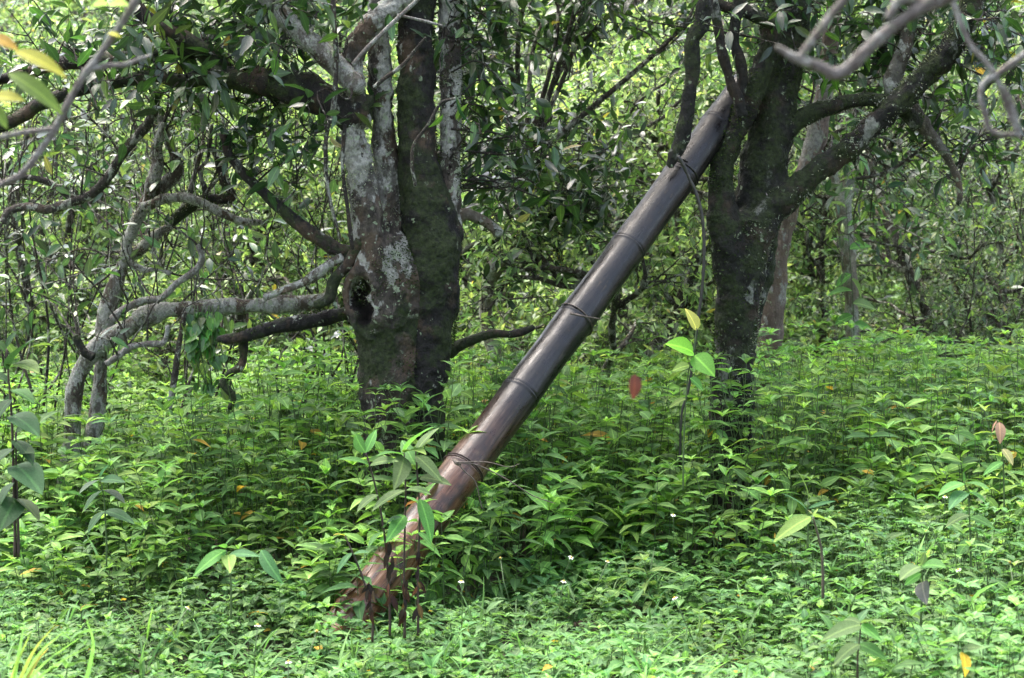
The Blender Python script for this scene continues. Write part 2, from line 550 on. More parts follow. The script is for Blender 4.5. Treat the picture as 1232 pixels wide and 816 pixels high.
# ---------------------------------------------------------------- undergrowth
def plant_field(name, label, x0, x1, y0, y1, dens, hfun, Lf, Wd, nodes, pal, tmpl, mat, stems=True, mask=None, margin=.35, curl=.25, elev=(.45, -.25)):
    A = (x1 - x0) * (y1 - y0)
    k = int(A * dens)
    x = rng.uniform(x0, x1, k); y = rng.uniform(y0, y1, k)
    keep = np.abs(x) < (.236 * y * (1 + margin) + .25)
    if mask is not None: keep &= mask(x, y)
    x, y = x[keep], y[keep]; k = len(x)
    z = ground(x, y)
    h = hfun(x, y) * rng.uniform(.72, 1.12, k)
    lean = rng.normal(0, .16, (k, 2))
    az0 = rng.uniform(0, 2 * math.pi, k)
    clump = np.array([mnoise.noise(Vector((a * 1.3, b * 1.3, 3.0))) for a, b in zip(x, y)])
    pcol = interp(pal, k, .10) * (1 + .5 * clump)[:, None].clip(.55, 1.5)
    Ls = Lf * rng.uniform(.7, 1.25, k) * (1 + .35 * clump)
    LV = Leaves()
    for j in range(nodes):
        f = 1 - (j / nodes) * rng.uniform(.7, .95, k)
        bx = x + lean[:, 0] * h * f ** 2; by = y + lean[:, 1] * h * f ** 2; bz = z + h * f
        size = np.full(k, 1.0 if j else .75) * (1.0 if j < 3 else .85)
        el = elev[0] + (elev[1] - elev[0]) * j / max(nodes - 1, 1) + rng.normal(0, .22, k)
        for s in range(2):
            az = az0 + j * math.pi / 2 + s * math.pi + rng.normal(0, .25, k)
            d = np.stack([np.cos(az) * np.cos(el), np.sin(az) * np.cos(el), np.sin(el)], 1)
            nrm = np.array((0, 0, 1.)) + rng.normal(0, .25, (k, 3))
            LV.add(np.stack([bx, by, bz], 1), d, nrm, Ls * size * rng.uniform(.8, 1.15, k), Wd,
                   np.where((rng.uniform(0, 1, k) < (.002 if j < 2 else .012))[:, None], np.array((.36, .24, .04)), pcol * rng.uniform(.85, 1.15, (k, 1))))
    # every herb ends in two small young leaves
    for s in range(2):
        az = az0 + .8 + s * math.pi
        d = np.stack([np.cos(az) * .6, np.sin(az) * .6, np.full(k, .8)], 1)
        LV.add(np.stack([x + lean[:, 0] * h, y + lean[:, 1] * h, z + h], 1), d, np.array((0, 0, 1.)) + 0 * d, Ls * .45, Wd, pcol * 1.25)
    lm = LV.mesh(name, tmpl, mat, curl)
    o = link(name, lm)
    tag(o, label, None, kind='stuff')
    if stems:
        # three sided stems
        b = np.stack([x, y, z - .02], 1); t = np.stack([x + lean[:, 0] * h, y + lean[:, 1] * h, z + h], 1)
        m_ = (b + t) / 2 - np.stack([lean[:, 0] * h * .2, lean[:, 1] * h * .2, 0 * h], 1)
        rings = []
        r = np.clip(.0022 + h * .0018, .0015, .005)
        for q, rr in ((b, r), (m_, r * .85), (t, r * .4)):
            for a in range(3):
                an = a * 2 * math.pi / 3
                rings.append(q + np.stack([rr * math.cos(an), rr * math.sin(an), 0 * rr], 1))
        v = np.stack(rings, 1).reshape(-1, 3)
        tf = []
        for g in range(2):
            for a in range(3):
                a2 = (a + 1) % 3
                tf.append((g * 3 + a, g * 3 + a2, g * 3 + 3 + a2)); tf.append((g * 3 + a, g * 3 + 3 + a2, g * 3 + 3 + a))
        tf = np.array(tf)
        faces = (tf[None] + (np.arange(k) * 9)[:, None, None]).reshape(-1)
        me = bpy.data.meshes.new('stems')
        me.vertices.add(len(v)); me.vertices.foreach_set('co', v.reshape(-1).astype(np.float32))
        me.loops.add(len(faces)); me.loops.foreach_set('vertex_index', faces.astype(np.int32))
        np_ = len(faces) // 3
        me.polygons.add(np_); me.polygons.foreach_set('loop_start', (np.arange(np_) * 3).astype(np.int32)); me.polygons.foreach_set('loop_total', np.full(np_, 3, np.int32))
        me.materials.append(M['stem']); me.update()
        so = link('stems', me, o); so['kind'] = 'stuff'
    return o


def pxof(x, y): return 616 + F * x / np.maximum(y, .1)


def edge_y(x):
    """distance at which the tall weeds begin"""
    return 7.75 + .25 * np.sin(x * 2.3 + .5) + .2 * np.sin(x * 5.1) - .35 * sstep(.9, 1.9, x)


def h_low(x, y):
    h = .17 + .05 * np.sin(x * 3.1 + y * 2.2) + .03 * np.sin(x * 7 - y * 5)
    h = h + .24 * sstep(.55, 1.35, x) * sstep(4.6, 5.6, y) + .07 * sstep(-.7, -1.4, x)
    near_pole = np.exp(-((x + .5) / .35) ** 2 - ((y - 7.0) / .8) ** 2)
    return h * (1 - .35 * near_pole)


def h_tall(x, y):
    e = edge_y(x)
    h = .38 + .38 * sstep(0, .8, y - e) + .06 * np.sin(x * 2.7 + y) + .05 * np.sin(x * 6.1 - y * 2)
    h = h - .20 * sstep(9.5, 13, y) + .12 * np.exp(-((x - .88) / .45) ** 2) * (y < 8.9)
    return h * (1 - .15 * np.exp(-((x + 1.6) / .35) ** 2))


plant_field('low_herbs', 'dense low bright green herbs covering the near ground', -3, 3, 4.1, 8.8, 330, h_low, .053, .52, 4, PAL_LOW, HI, M['leaf_ground'], curl=.45, elev=(.6, .05),
            mask=lambda x, y: y < edge_y(x) + .15)
plant_field('scattered_weeds', 'larger leaved weeds rising out of the low herbs', -3, 3, 4.4, 8.4, 26, lambda x, y: h_low(x, y) + .07, .072, .42, 5, PAL_LOW, HI, M['leaf_ground'], curl=.45, elev=(.6, 0),
            mask=lambda x, y: (y < edge_y(x) + .1) & (rng.uniform(0, 1, len(x)) < .35 + .65 * sstep(.2, 1.2, x)))
plant_field('scattered_grass', 'narrow grass blades mixed into the low herbs', -3, 3, 4.3, 9.5, 26, lambda x, y: h_low(x, y) * .8, .17, .06, 2, PAL_LOW, HI, M['leaf_ground'], stems=False, curl=.5, elev=(1.1, .8))
plant_field('round_leaved_herbs', 'small round leaved creeping herbs among the low carpet', -3, 3, 4.2, 8.6, 60, lambda x, y: h_low(x, y) * .95, .034, .85, 3, PAL_LOW, HI, M['leaf_ground'], curl=.2, elev=(.5, .1),
            mask=lambda x, y: np.sin(x * 4 + 1) * np.sin(y * 3.1) > -.1)
plant_field('tall_weeds', 'tall lance leaved weeds standing around the trunks', -4.5, 4.5, 7.2, 13, 135, h_tall, .088, .42, 7, PAL_TALL, HI, M['leaf_ground'],
            mask=lambda x, y: y > edge_y(x) - .1, elev=(.5, -.1), curl=.38)
plant_field('far_undergrowth', 'light green undergrowth receding between the trees', -14, 14, 12.0, 32, 44, lambda x, y: .50 + .16 * np.sin(x * 1.3 + y * .7) + .25 * sstep(14, 18, y), .10, .42, 6, PAL_FARG, LO, M['leaf_weed_far'],
            stems=False, margin=.5)


# ---------------------------------------------------------------- hero tree helpers
def fused_trunk(name, lines, mat, parent, voxel=.0075, rough=.20, disp=.034):
    TB = Tubes()
    for pts, dep in lines:
        c, r = px_line(pts, dep, 8)
        TB.add(c, r, 20, rough=rough, freq=5.5)
    me = TB.mesh(name, mat)
    o = link(name, me, parent)
    m = o.modifiers.new('fuse', 'REMESH'); m.mode = 'VOXEL'; m.voxel_size = voxel; m.use_smooth_shade = True
    s = o.modifiers.new('soften', 'SMOOTH'); s.factor = .5; s.iterations = 6
    t = bpy.data.textures.new('bark relief', 'CLOUDS'); t.noise_scale = .06; t.noise_depth = 5
    d = o.modifiers.new('relief', 'DISPLACE'); d.texture = t; d.strength = disp; d.mid_level = .5; d.texture_coords = 'LOCAL'
    t2 = bpy.data.textures.new('bark flakes', 'CLOUDS'); t2.noise_scale = .02; t2.noise_depth = 4; t2.noise_basis = 'VORONOI_F2_F1'
    d2 = o.modifiers.new('flakes', 'DISPLACE'); d2.texture = t2; d2.strength = .010; d2.mid_level = .4; d2.texture_coords = 'LOCAL'
    return o


def limb(name, pts, dep, mat, parent, sides=14, rough=.30, seg=8, freq=16, label=None):
    c, r = px_line(pts, dep, seg)
    TB = Tubes(); TB.add(c, r, sides, rough=rough, freq=freq)
    o = link(name, TB.mesh(name, mat), parent)
    if label: o['label'] = label
    return o, c, r


def crown_parts(parent, LV, TB, pal_mat, twigmat, n_single=200, tmpl=HI):
    """leaves nearest the camera and in view as objects of their own, the rest as one mass"""
    a = LV.arr()
    px, py, dep = PX(a[:, :3])
    inside = (px > -5) & (px < 1237) & (py > -5) & (py < 821)
    score = np.where(inside, a[:, 9] / dep, 0)
    order = np.argsort(-score)
    n_single = int(min(n_single, inside.sum()))
    single, rest = order[:n_single], order[n_single:]
    o = link('crown', LV.mesh('crown', tmpl, pal_mat, arr=a[rest]), parent); o['kind'] = 'stuff'
    if TB.n:
        t = link('twigs', TB.mesh('twigs', twigmat), parent); t['kind'] = 'stuff'
    single_leaves(parent, a[single], pal_mat, tmpl)


LEAFPROTO = {}


def single_leaves(parent, arr, mat, tmpl=HI, name='leaf'):
    from mathutils import Matrix
    base = np.array(parent.location)
    for row in arr:
        key = (mat.name, len(tmpl[0]), name, tuple(np.round(np.log2(np.maximum(row[11:14], .004)) * 1.5).astype(int)), round(row[10] * 6))
        if key not in LEAFPROTO:
            col = 2 ** (np.array(key[3]) / 1.5)
            m = leaf_mesh(name, [[0, 0, 0]], [[0, 1, .12]], [[0, 0, 1]], [1], [key[4] / 6], [col], tmpl, mat, curl=.3)
            m['local'] = 1
            LEAFPROTO[key] = m
        d = nz(row[3:6]); s = nz(np.cross(d, row[6:9])); n = np.cross(s, d)
        o = bpy.data.objects.new(name, LEAFPROTO[key])
        C.objects.link(o); o.parent = parent
        mt = Matrix(((s[0], d[0], n[0], 0), (s[1], d[1], n[1], 0), (s[2], d[2], n[2], 0), (0, 0, 0, 1)))
        o.rotation_mode = 'XYZ'
        o.rotation_euler = mt.to_euler()
        o.location = (row[:3] - base).tolist()
        o.scale = (row[9],) * 3


def spray(TB, LV, src, x, y, D, sx, sy, sD, k, leaves, L, pal, Wd=.36, r=.005):
    k = max(int(k * SPRAY), 1)
    """leafy twigs that leave the nearest point of the limbs 'src' and reach into a region of the crown"""
    for _ in range(k):
        tgt = P(x + rng.normal(0, sx), y + rng.normal(0, sy), D + rng.normal(0, sD))
        dist = np.linalg.norm(src - tgt, axis=1)
        i = np.argmin(dist + rng.uniform(0, .25, len(dist)))
        a = src[i]; ln = np.linalg.norm(tgt - a)
        mid1 = a + (tgt - a) * .35 + rng.normal(0, .07 * ln + .01, 3) + np.array((0, 0, .06 * ln))
        mid2 = a + (tgt - a) * .7 + rng.normal(0, .07 * ln + .01, 3)
        q = catmull([a, mid1, mid2, tgt], 4)
        rr = min(r, .003 + .006 * ln)
        TB.add(q, np.linspace(rr, .0012, len(q)), 4, cap=False)
        n0 = max(int(leaves * .4), 2)
        leaves_on(LV, q, n0, L, Wd, pal, start=max(0, 1 - .35 / max(ln, .35)))
        sub_twigs(TB, LV, q, rr, 3, .16, max(int(leaves * .3), 2), L, Wd, pal, start=max(.3, 1 - .45 / max(ln, .45)), sides=3)


def overhead(TB, LV, tops, k, zlo, zhi, rad, leaves, L, pal, cx, cy):
    """the canopy above the frame that shades the scene"""
    for _ in range(k):
        a = tops[rng.integers(len(tops))]
        an = rng.uniform(0, 2 * math.pi); R = rad * math.sqrt(rng.uniform(0, 1))
        tgt = np.array((cx + R * math.cos(an), cy + R * math.sin(an), rng.uniform(zlo, zhi)))
        m_ = a * .5 + tgt * .5 + np.array((0, 0, .15)) + rng.normal(0, .12, 3)
        q = catmull([a, m_, tgt], 6)
        TB.add(q, np.linspace(.018, .004, len(q)), 5, cap=False)
        sub_twigs(TB, LV, q, .012, 6, .45, leaves, L, .38, pal, .35, sides=3, level=2)


def moss_tufts(parent, lines, dens, side=None, L=.012, name='moss', pal=None, thr=.02):
    """small upright moss leaves on the bark"""
    LV = Leaves()
    for c, r in lines:
        seglen = np.linalg.norm(np.diff(c, axis=0), axis=1)
        tot = seglen.sum() * r.mean() * 6.28
        k = int(tot * dens)
        i = rng.integers(0, len(c) - 1, k); f = rng.uniform(0, 1, (k, 1))
        p = c[i] * (1 - f) + c[i + 1] * f; rr = r[i] * (1 - f[:, 0]) + r[i + 1] * f[:, 0]
        tg = nz(c[i + 1] - c[i]); d = nz(np.cross(tg, rng.normal(0, 1, (k, 3))))
        ok = np.array([mnoise.noise(Vector((q + dd * .1) * (5 if name == 'moss' else 9))) for q, dd in zip(p, d)]) > thr
        if side is not None: ok &= (d @ np.array(side)) > rng.uniform(-.4, .6, k)
        p, d, rr = p[ok], d[ok], rr[ok]; k = len(p)
        LV.add(p + d * rr[:, None] * .98, d + rng.normal(0, .6, (k, 3)), rng.normal(0, 1, (k, 3)), L * rng.uniform(.5, 1.5, k), .35,
               interp(pal or [(3, (.02, .036, .010)), (2, (.04, .065, .014)), (1, (.010, .016, .006))], k))
    o = link(name, LV.mesh(name, LO, M['moss']), parent); o['kind'] = 'stuff'


# ---------------------------------------------------------------- TREE A: the old tree left of the pole
SPRAY = .55
DA = 8.6
tA = empty('old_tea_tree', P(487, 250 + F * 1.5 / DA, DA), 'thick lichened tree of several stems with a burl, left of the leaning pole', 'tree')
A_bole = [(476, 760, 60), (474, 700, 52), (473, 600, 42), (473, 480, 38), (474, 420, 41), (471, 360, 50), (468, 320, 46), (466, 285, 32)]
A_l1 = [(474, 520, 20), (468, 430, 26), (458, 350, 30), (448, 300, 24), (440, 245, 20), (430, 190, 17), (423, 130, 13), (428, 95, 11)]
A_l2 = [(478, 520, 20), (477, 430, 26), (476, 350, 30), (470, 280, 23), (464, 200, 17), (459, 120, 14.5), (457, 50, 14), (456, -40, 13), (450, -120, 12)]
A_m = [(514, 760, 46), (512, 690, 38), (508, 600, 31), (506, 500, 30), (510, 420, 33), (516, 360, 37), (517, 300, 37), (510, 240, 31), (502, 180, 24), (499, 80, 22), (500, 0, 22), (504, -120, 21)]
A_r = [(505, 520, 14), (510, 430, 20), (520, 350, 24), (531, 290, 21), (538, 235, 17), (542, 180, 14.5), (543, 100, 14), (542, 20, 13.5), (540, -100, 13)]
A_elb = [(436, 150, 12), (425, 100, 12), (424, 70, 12), (436, 42, 14), (462, 16, 15), (495, -15, 15), (540, -80, 14)]
A_ring = [(446, 410, 3), (436, 400, 5), (424, 382, 6), (417, 358, 6), (420, 338, 7), (432, 328, 8), (446, 331, 7), (453, 342, 5), (455, 352, 3)]
fA = fused_trunk('trunk', [(A_bole, DA), (A_l1, DA - .06), (A_l2, DA + .03), (A_elb, DA - .08),
                           ([(x, y, r, DA - .135 + (x - 440) * -.0015) for x, y, r in A_ring], None)], M['barkA'], tA)
fM = fused_trunk('limb', [(A_m, DA + .01)], M['barkA_dark'], tA)
fR = fused_trunk('limb', [(A_r, DA + .05)], M['barkA'], tA, voxel=.008)
# rotten hollow: the evaluated trunk surface is pressed inwards inside the callus ring
bpy.context.view_layer.update()
ev = fA.evaluated_get(bpy.context.evaluated_depsgraph_get())
hm = bpy.data.meshes.new_from_object(ev)
fA.modifiers.clear(); fA.data = hm; hm['local'] = 1
co = np.empty(len(hm.vertices) * 3); hm.vertices.foreach_get('co', co); co = co.reshape(-1, 3)
wc = co + np.array(tA.location)
hpx, hpy, hd = PX(wc)
e2 = ((hpx - 434 - (hpy - 360) * .10 - 3 * np.sin(hpy * .17)) / (12 + 2.5 * np.sin(hpy * .31))) ** 2 + ((hpy - 364) / 31) ** 2
inn = (e2 < 1) & (wc[:, 1] < DA + .02)
co[inn, 1] += .13 * (1 - e2[inn] ** 2)
co[inn, 0] += .03 * (1 - e2[inn])
hm.vertices.foreach_set('co', co.ravel())
hm.materials.append(M['rot'])  # rotten wood, its near-black colour also painting the shade inside the hollow
pv = np.empty(len(hm.loops), np.int32); hm.loops.foreach_get('vertex_index', pv)
ls = np.empty(len(hm.polygons), np.int32); hm.polygons.foreach_get('loop_start', ls)
deep = (e2 < .8) & inn
hm.polygons.foreach_set('material_index', deep[pv[ls]].astype(np.int32))
hm.update()

limA = []
def LA(*a, **k):
    o, c, r = limb(*a, **k); limA.append((c, r)); return c, r

LA('limb', [(330 - 110, -80, 10), (290, -30, 10), (325, 0, 11), (345, 25, 12), (372, 50, 12), (402, 76, 13), (432, 108, 13)], DA - .15, M['barkB'], tA)
LA('limb', [(440, 140, 24), (410, 128, 22), (375, 112, 20), (335, 102, 18), (300, 96, 16), (262, 92, 13), (222, 97, 9), (180, 92, 8), (140, 98, 8), (95, 108, 8), (55, 122, 8), (20, 142, 8), (-30, 165, 8)], DA - .05, M['barkA_dark'], tA)
LA('limb', [(280, 98, 12), (262, 78, 11), (240, 60, 11), (212, 42, 10), (190, 30, 9), (165, 8, 8), (140, -30, 7)], DA, M['barkA_dark'], tA)
LA('branch', [(235, 62, 8), (200, 66, 8), (150, 70, 8), (100, 74, 8), (60, 80, 8), (20, 92, 7), (-30, 100, 6)], DA + .1, M['barkA_dark'], tA)
LA('branch', [(440, 300, 9), (412, 302, 9), (385, 288, 9), (352, 264, 8), (318, 232, 7), (290, 205, 6), (275, 185, 6), (268, 162, 5)], DA - .05, M['barkA_dark'], tA)
LA('branch', [(440, 372, 9), (415, 378, 9), (375, 386, 9), (340, 392, 8), (305, 402, 8), (275, 408, 6), (262, 408, 4)], DA + .05, M['barkA_dark'], tA)
LA('branch', [(435, 290, 8), (418, 318, 7), (402, 338, 7), (396, 358, 7), (380, 368, 6)], DA - .1, M['barkA_dark'], tA)
LA('branch', [(412, 310, 6), (396, 318, 6), (378, 332, 6), (356, 344, 5), (335, 352, 5), (318, 358, 4)], DA - .1, M['barkB'], tA)
LA('branch', [(290, 404, 5), (293, 420, 5), (290, 440, 5), (276, 450, 5), (270, 462, 5), (281, 478, 4), (276, 492, 3)], DA + .1, M['barkA_dark'], tA)
LA('branch', [(540, 425, 7), (560, 412, 6), (590, 402, 5), (618, 402, 5), (642, 394, 4)], DA + .2, M['barkA_dark'], tA)
LA('branch', [(532, 248, 12), (548, 262, 9), (562, 258, 7), (585, 268, 6), (602, 282, 6)], DA + .25, M['barkF'], tA)
for pts, nm in (([(478, 100, 2), (462, 70, 2.5), (452, 50, 2), (430, 88, 2.2), (445, 75, 2)], 'twig'),):
    pass
LA('twig', [(500, 224, 2.2), (496, 200, 2.2), (498, 175, 2.3), (515, 150, 2.2), (530, 125, 2), (548, 118, 1.5)], DA - .35, M['twig'], tA, sides=6)
LA('twig', [(450, 105, 3), (462, 95, 2.5), (485, 78, 2.3), (500, 60, 2), (512, 45, 1.5)], DA - .3, M['twig'], tA, sides=6)
LA('twig', [(425, 78, 3), (440, 60, 2.6), (470, 30, 2.4), (500, 2, 2.2), (520, -20, 2)], DA - .32, M['twig_pale'], tA, sides=6)
LA('twig', [(478, 18, 2), (505, 24, 2), (532, 31, 1.6)], DA - .3, M['twig_pale'], tA, sides=6)
LA('twig', [(400, -10, 3), (404, 60, 3), (402, 120, 3), (392, 170, 2.5), (395, 230, 2.3), (410, 290, 2)], DA - .2, M['twig'], tA, sides=6)
LA('twig', [(415, 150, 2), (412, 200, 2.2), (418, 250, 2.5), (424, 300, 2)], DA - .25, M['twig_dark'], tA, sides=6)

TB, LV = Tubes(), Leaves()
src = np.concatenate([c for c, r in limA[:6]] + [px_line(A_r, DA)[0][8:], px_line(A_m, DA)[0][20:]])
for (x, y, D, sx, sy, sD, k, lf) in [
        (230, 60, 8.7, 60, 30, .3, 46, 12), (330, 50, 8.75, 45, 35, .3, 30, 12), (370, 20, 8.8, 30, 22, .3, 20, 10), (250, 20, 8.5, 90, 25, .5, 34, 12),
        (300, 155, 8.7, 55, 22, .25, 28, 11), (360, 165, 8.5, 30, 25, .2, 14, 10), (180, 95, 8.5, 45, 20, .3, 18, 8), (70, 40, 8.6, 60, 40, .5, 22, 9),
        (590, 60, 9.0, 22, 50, .4, 26, 10), (610, 170, 9.1, 30, 45, .3, 26, 10), (570, 10, 9, 25, 15, .4, 16, 10), (650, 200, 9.4, 35, 35, .3, 24, 10)]:
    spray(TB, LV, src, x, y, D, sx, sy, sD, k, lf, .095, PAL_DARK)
tops = np.array([P(456, -60, DA), P(503, -80, DA), P(540, -60, DA), P(540, -80, DA - .1), P(290, -40, DA), P(140, -30, DA)])
overhead(TB, LV, tops, 28, 2.6, 4.3, 2.1, 7, .11, PAL_DARK, tA.location[0] - .4, DA + 1.4)
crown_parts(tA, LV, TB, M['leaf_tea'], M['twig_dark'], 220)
moss_tufts(tA, [px_line(A_m, DA + .04, 8), px_line(A_bole, DA, 8), px_line(A_r, DA + .03, 8)], 9000, side=(.6, -.6, 0))
moss_tufts(tA, [limA[4], limA[1], limA[5], limA[8], limA[10]], 9000, side=(0, -.3, .6), L=.014)

moss_tufts(tA, [px_line(A_l1, DA - .06, 8), px_line(A_l2, DA + .03, 8), px_line(A_r, DA + .05, 8), limA[0], limA[7]], 7000, L=.010, thr=.08, name='lichen', pal=[(3, (.20, .22, .17)), (2, (.32, .33, .28)), (1, (.12, .14, .09))])

# ---------------------------------------------------------------- TREE D: the right tree the pole leans on
DD = 8.9
tD = empty('forked_tea_tree', P(882, 250 + F * 1.5 / DD, DD), 'dark mossy forked tree that the bamboo pole leans into', 'tree')
D_bole = [(882, 760, 44), (880, 700, 37), (880, 600, 31), (880, 500, 27), (884, 430, 26), (888, 360, 26), (893, 300, 31), (898, 265, 37)]
D_left = [(882, 480, 16), (882, 400, 20), (880, 330, 22), (873, 275, 20), (868, 230, 15), (871, 195, 15), (884, 160, 14), (902, 120, 15), (918, 80, 15), (930, 40, 15), (940, 0, 14), (950, -90, 13)]
D_mid = [(890, 420, 20), (898, 330, 30), (913, 240, 34), (924, 180, 31), (934, 120, 26), (944, 60, 26), (952, 0, 26), (960, -110, 24)]
D_right = [(886, 460, 14), (890, 380, 20), (902, 310, 24), (922, 262, 19), (950, 235, 16), (985, 205, 15), (1020, 178, 14), (1055, 146, 14), (1090, 115, 15), (1118, 88, 15), (1140, 62, 16), (1158, 30, 15), (1172, -10, 14), (1185, -90, 13)]
fD = fused_trunk('trunk', [(D_bole, DD), ([(x, y, r, DD - .09 * (1 if y < 260 else max(0, (480 - y) / 220)) + .0004 * max(0, 260 - y)) for x, y, r in D_left], None), (D_mid, DD + .08), (D_right, DD - .04)], M['barkD'], tD)
limD = []
def LD(*a, **k):
    o, c, r = limb(*a, **k); limD.append((c, r)); return c, r

LD('limb', [(925, 185, 14), (945, 158, 12), (965, 143, 11), (995, 130, 10), (1030, 121, 9), (1060, 122, 9), (1085, 132, 9), (1105, 150, 10)], DD + .05, M['barkD'], tD)
LD('branch', [(1098, 20, 8), (1090, 55, 9), (1078, 85, 10), (1074, 105, 10), (1090, 128, 11), (1108, 148, 10), (1122, 166, 7), (1138, 186, 5), (1150, 210, 4.5), (1155, 232, 4), (1153, 246, 3)], DD + .1, M['barkD_pale'], tD)
LD('branch', [(852, -40, 10), (849, 0, 10), (846, 28, 10), (834, 48, 9), (833, 85, 9), (828, 125, 8), (821, 160, 10), (815, 180, 9), (806, 200, 5)], DD - .3, M['barkD'], tD, label='dark dead branch hanging beside the pole')
LD('branch', [(858, 0, 6), (864, 36, 6), (870, 68, 6), (879, 98, 6), (888, 120, 7), (893, 140, 7)], DD - .15, M['barkD'], tD)
LD('branch', [(895, -30, 7), (888, 10, 7), (883, 44, 6), (889, 72, 7), (893, 95, 7), (888, 122, 7)], DD - .12, M['barkD'], tD)
LD('branch', [(930, 30, 8), (900, 15, 8), (870, 8, 7), (850, -5, 6)], DD - .1, M['barkD'], tD)
LD('twig', [(1120, 170, 2), (1080, 200, 2), (1050, 212, 2), (1030, 215, 2)], DD + .2, M['twig'], tD, sides=6)
TB, LV = Tubes(), Leaves()
src = np.concatenate([c for c, r in limD[:2]] + [px_line(D_right, DD)[0][40:], px_line(D_mid, DD)[0][30:]])
for (x, y, D, sx, sy, sD, k, lf) in [
        (1040, 45, 9.3, 50, 26, .2, 34, 11), (1120, 25, 9.3, 60, 20, .2, 30, 11), (1200, 70, 8.7, 30, 40, .3, 22, 10), (1000, 15, 9, 40, 18, .3, 20, 11),
        (1190, 150, 9.3, 35, 35, .3, 20, 8), (1075, 170, 9.3, 40, 20, .2, 14, 8), (900, 8, 8.8, 40, 14, .3, 14, 8), (1150, 100, 9.3, 30, 25, .2, 8, 9), (800, 8, 9.1, 40, 12, .2, 9, 7)]:
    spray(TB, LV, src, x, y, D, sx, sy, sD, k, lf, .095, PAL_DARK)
tops = np.array([P(950, -80, DD), P(960, -90, DD), P(1185, -80, DD), P(1172, -20, DD)])
overhead(TB, LV, tops, 28, 2.6, 4.3, 2.1, 7, .11, PAL_DARK, tD.location[0] + .4, DD + 1.4)
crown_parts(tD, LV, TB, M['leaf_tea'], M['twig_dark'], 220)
moss_tufts(tD, [px_line(D_bole, DD, 8), px_line(D_mid, DD + .08, 8), px_line(D_left, DD - .08, 8)], 9000, side=(-.6, -.5, 0))
moss_tufts(tD, [limD[0], px_line(D_right, DD - .04, 8), limD[2]], 6000, side=(0, -.3, .6))

moss_tufts(tD, [px_line(D_right, DD - .04, 8), px_line(D_bole, DD, 8), limD[0], limD[1]], 5000, L=.010, thr=.1, name='lichen', pal=[(3, (.20, .22, .17)), (2, (.32, .33, .28)), (1, (.12, .14, .09))])

SPRAY = 1.0
# ---------------------------------------------------------------- TREE B: the crooked pale tree at the left
DB = 9.2
tB = empty('crooked_tree', P(95, 250 + F * 1.5 / DB, DB), 'crooked pale tree with a long bent limb reaching right to the thick trunk', 'tree')
fused_trunk('trunk', [([(72, 680, 16), (78, 600, 13), (86, 540, 11), (88, 485, 11), (96, 450, 11), (118, 417, 12), (150, 397, 11), (178, 380, 12)], DB - .05),
                      ([(112, 690, 18), (104, 600, 14), (110, 540, 12), (119, 480, 10), (122, 430, 10), (129, 375, 11), (146, 322, 9), (158, 300, 8)], DB + .03)],
            M['barkB'], tB, voxel=.008, rough=.2, disp=.008)
limB = []
def LB(*a, **k):
    o, c, r = limb(*a, **k); limB.append((c, r)); return c, r

LB('limb', [(165, 387, 11), (180, 379, 13), (205, 374, 10), (240, 370, 9), (275, 369, 10), (310, 368, 9), (345, 367, 11), (372, 365, 9), (392, 358, 6), (400, 345, 5)], DB - .1, M['barkB'], tB)
LB('branch', [(150, 312, 8), (154, 290, 7), (166, 262, 7), (178, 240, 8), (197, 222, 9), (212, 208, 8), (209, 185, 6), (200, 162, 5), (190, 140, 4)], DB, M['barkB'], tB)
LB('branch', [(150, 315, 7), (172, 296, 7), (192, 280, 6), (206, 270, 5), (225, 240, 4), (245, 170, 3)], DB + .1, M['barkB'], tB)
LB('branch', [(178, 244, 6), (182, 222, 8), (190, 200, 8), (188, 182, 7), (192, 165, 5), (196, 148, 4)], DB - .05, M['barkB'], tB)
LB('branch', [(172, 250, 6), (195, 240, 6), (220, 238, 6), (242, 244, 5), (262, 254, 5), (290, 266, 5), (315, 268, 4)], DB - .1, M['barkB'], tB)
LB('branch', [(206, 268, 6), (225, 252, 7), (240, 242, 7), (262, 240, 6), (280, 236, 5), (268, 215, 5), (262, 190, 4)], DB, M['barkA_dark'], tB)
LB('branch', [(5, 268, 5), (12, 254, 5), (35, 249, 5), (60, 252, 6), (88, 243, 6), (112, 232, 6), (132, 210, 6), (146, 188, 6), (162, 168, 6), (178, 148, 6), (186, 132, 5), (192, 110, 4)], DB - .35, M['twig'], tB)
LB('branch', [(88, 240, 5), (70, 226, 4), (48, 216, 4), (20, 214, 3.5), (0, 222, 3)], DB - .3, M['twig'], tB)
LB('branch', [(135, 385, 5), (150, 372, 5), (172, 362, 4.5), (193, 359, 4), (212, 342, 4), (232, 328, 4), (243, 312, 4), (238, 295, 3)], DB - .2, M['twig_pale'], tB)
LB('branch', [(128, 438, 4), (140, 430, 4), (157, 418, 4), (175, 414, 4), (195, 413, 3.5), (201, 402, 3), (202, 392, 3)], DB - .25, M['twig_pale'], tB)
LB('branch', [(112, 430, 6), (102, 424, 6), (94, 412, 5), (90, 404, 4)], DB - .15, M['barkA_dark'], tB, label='short broken stub')
LB('branch', [(222, 376, 3), (218, 400, 3), (213, 430, 3.5), (210, 455, 4), (206, 480, 4), (205, 492, 2)], DB - .25, M['twig'], tB, label='brown dead branch hanging straight down')
LB('branch', [(155, 315, 4), (175, 325, 3.5), (190, 323, 3), (205, 330, 3)], DB, M['barkB'], tB)
LB('branch', [(250, 240, 3), (246, 225, 3), (240, 205, 2.5), (250, 190, 2), (255, 150, 2)], DB, M['twig'], tB, sides=6)
TB, LV = Tubes(), Leaves()
src = np.concatenate([c for c, r in limB])
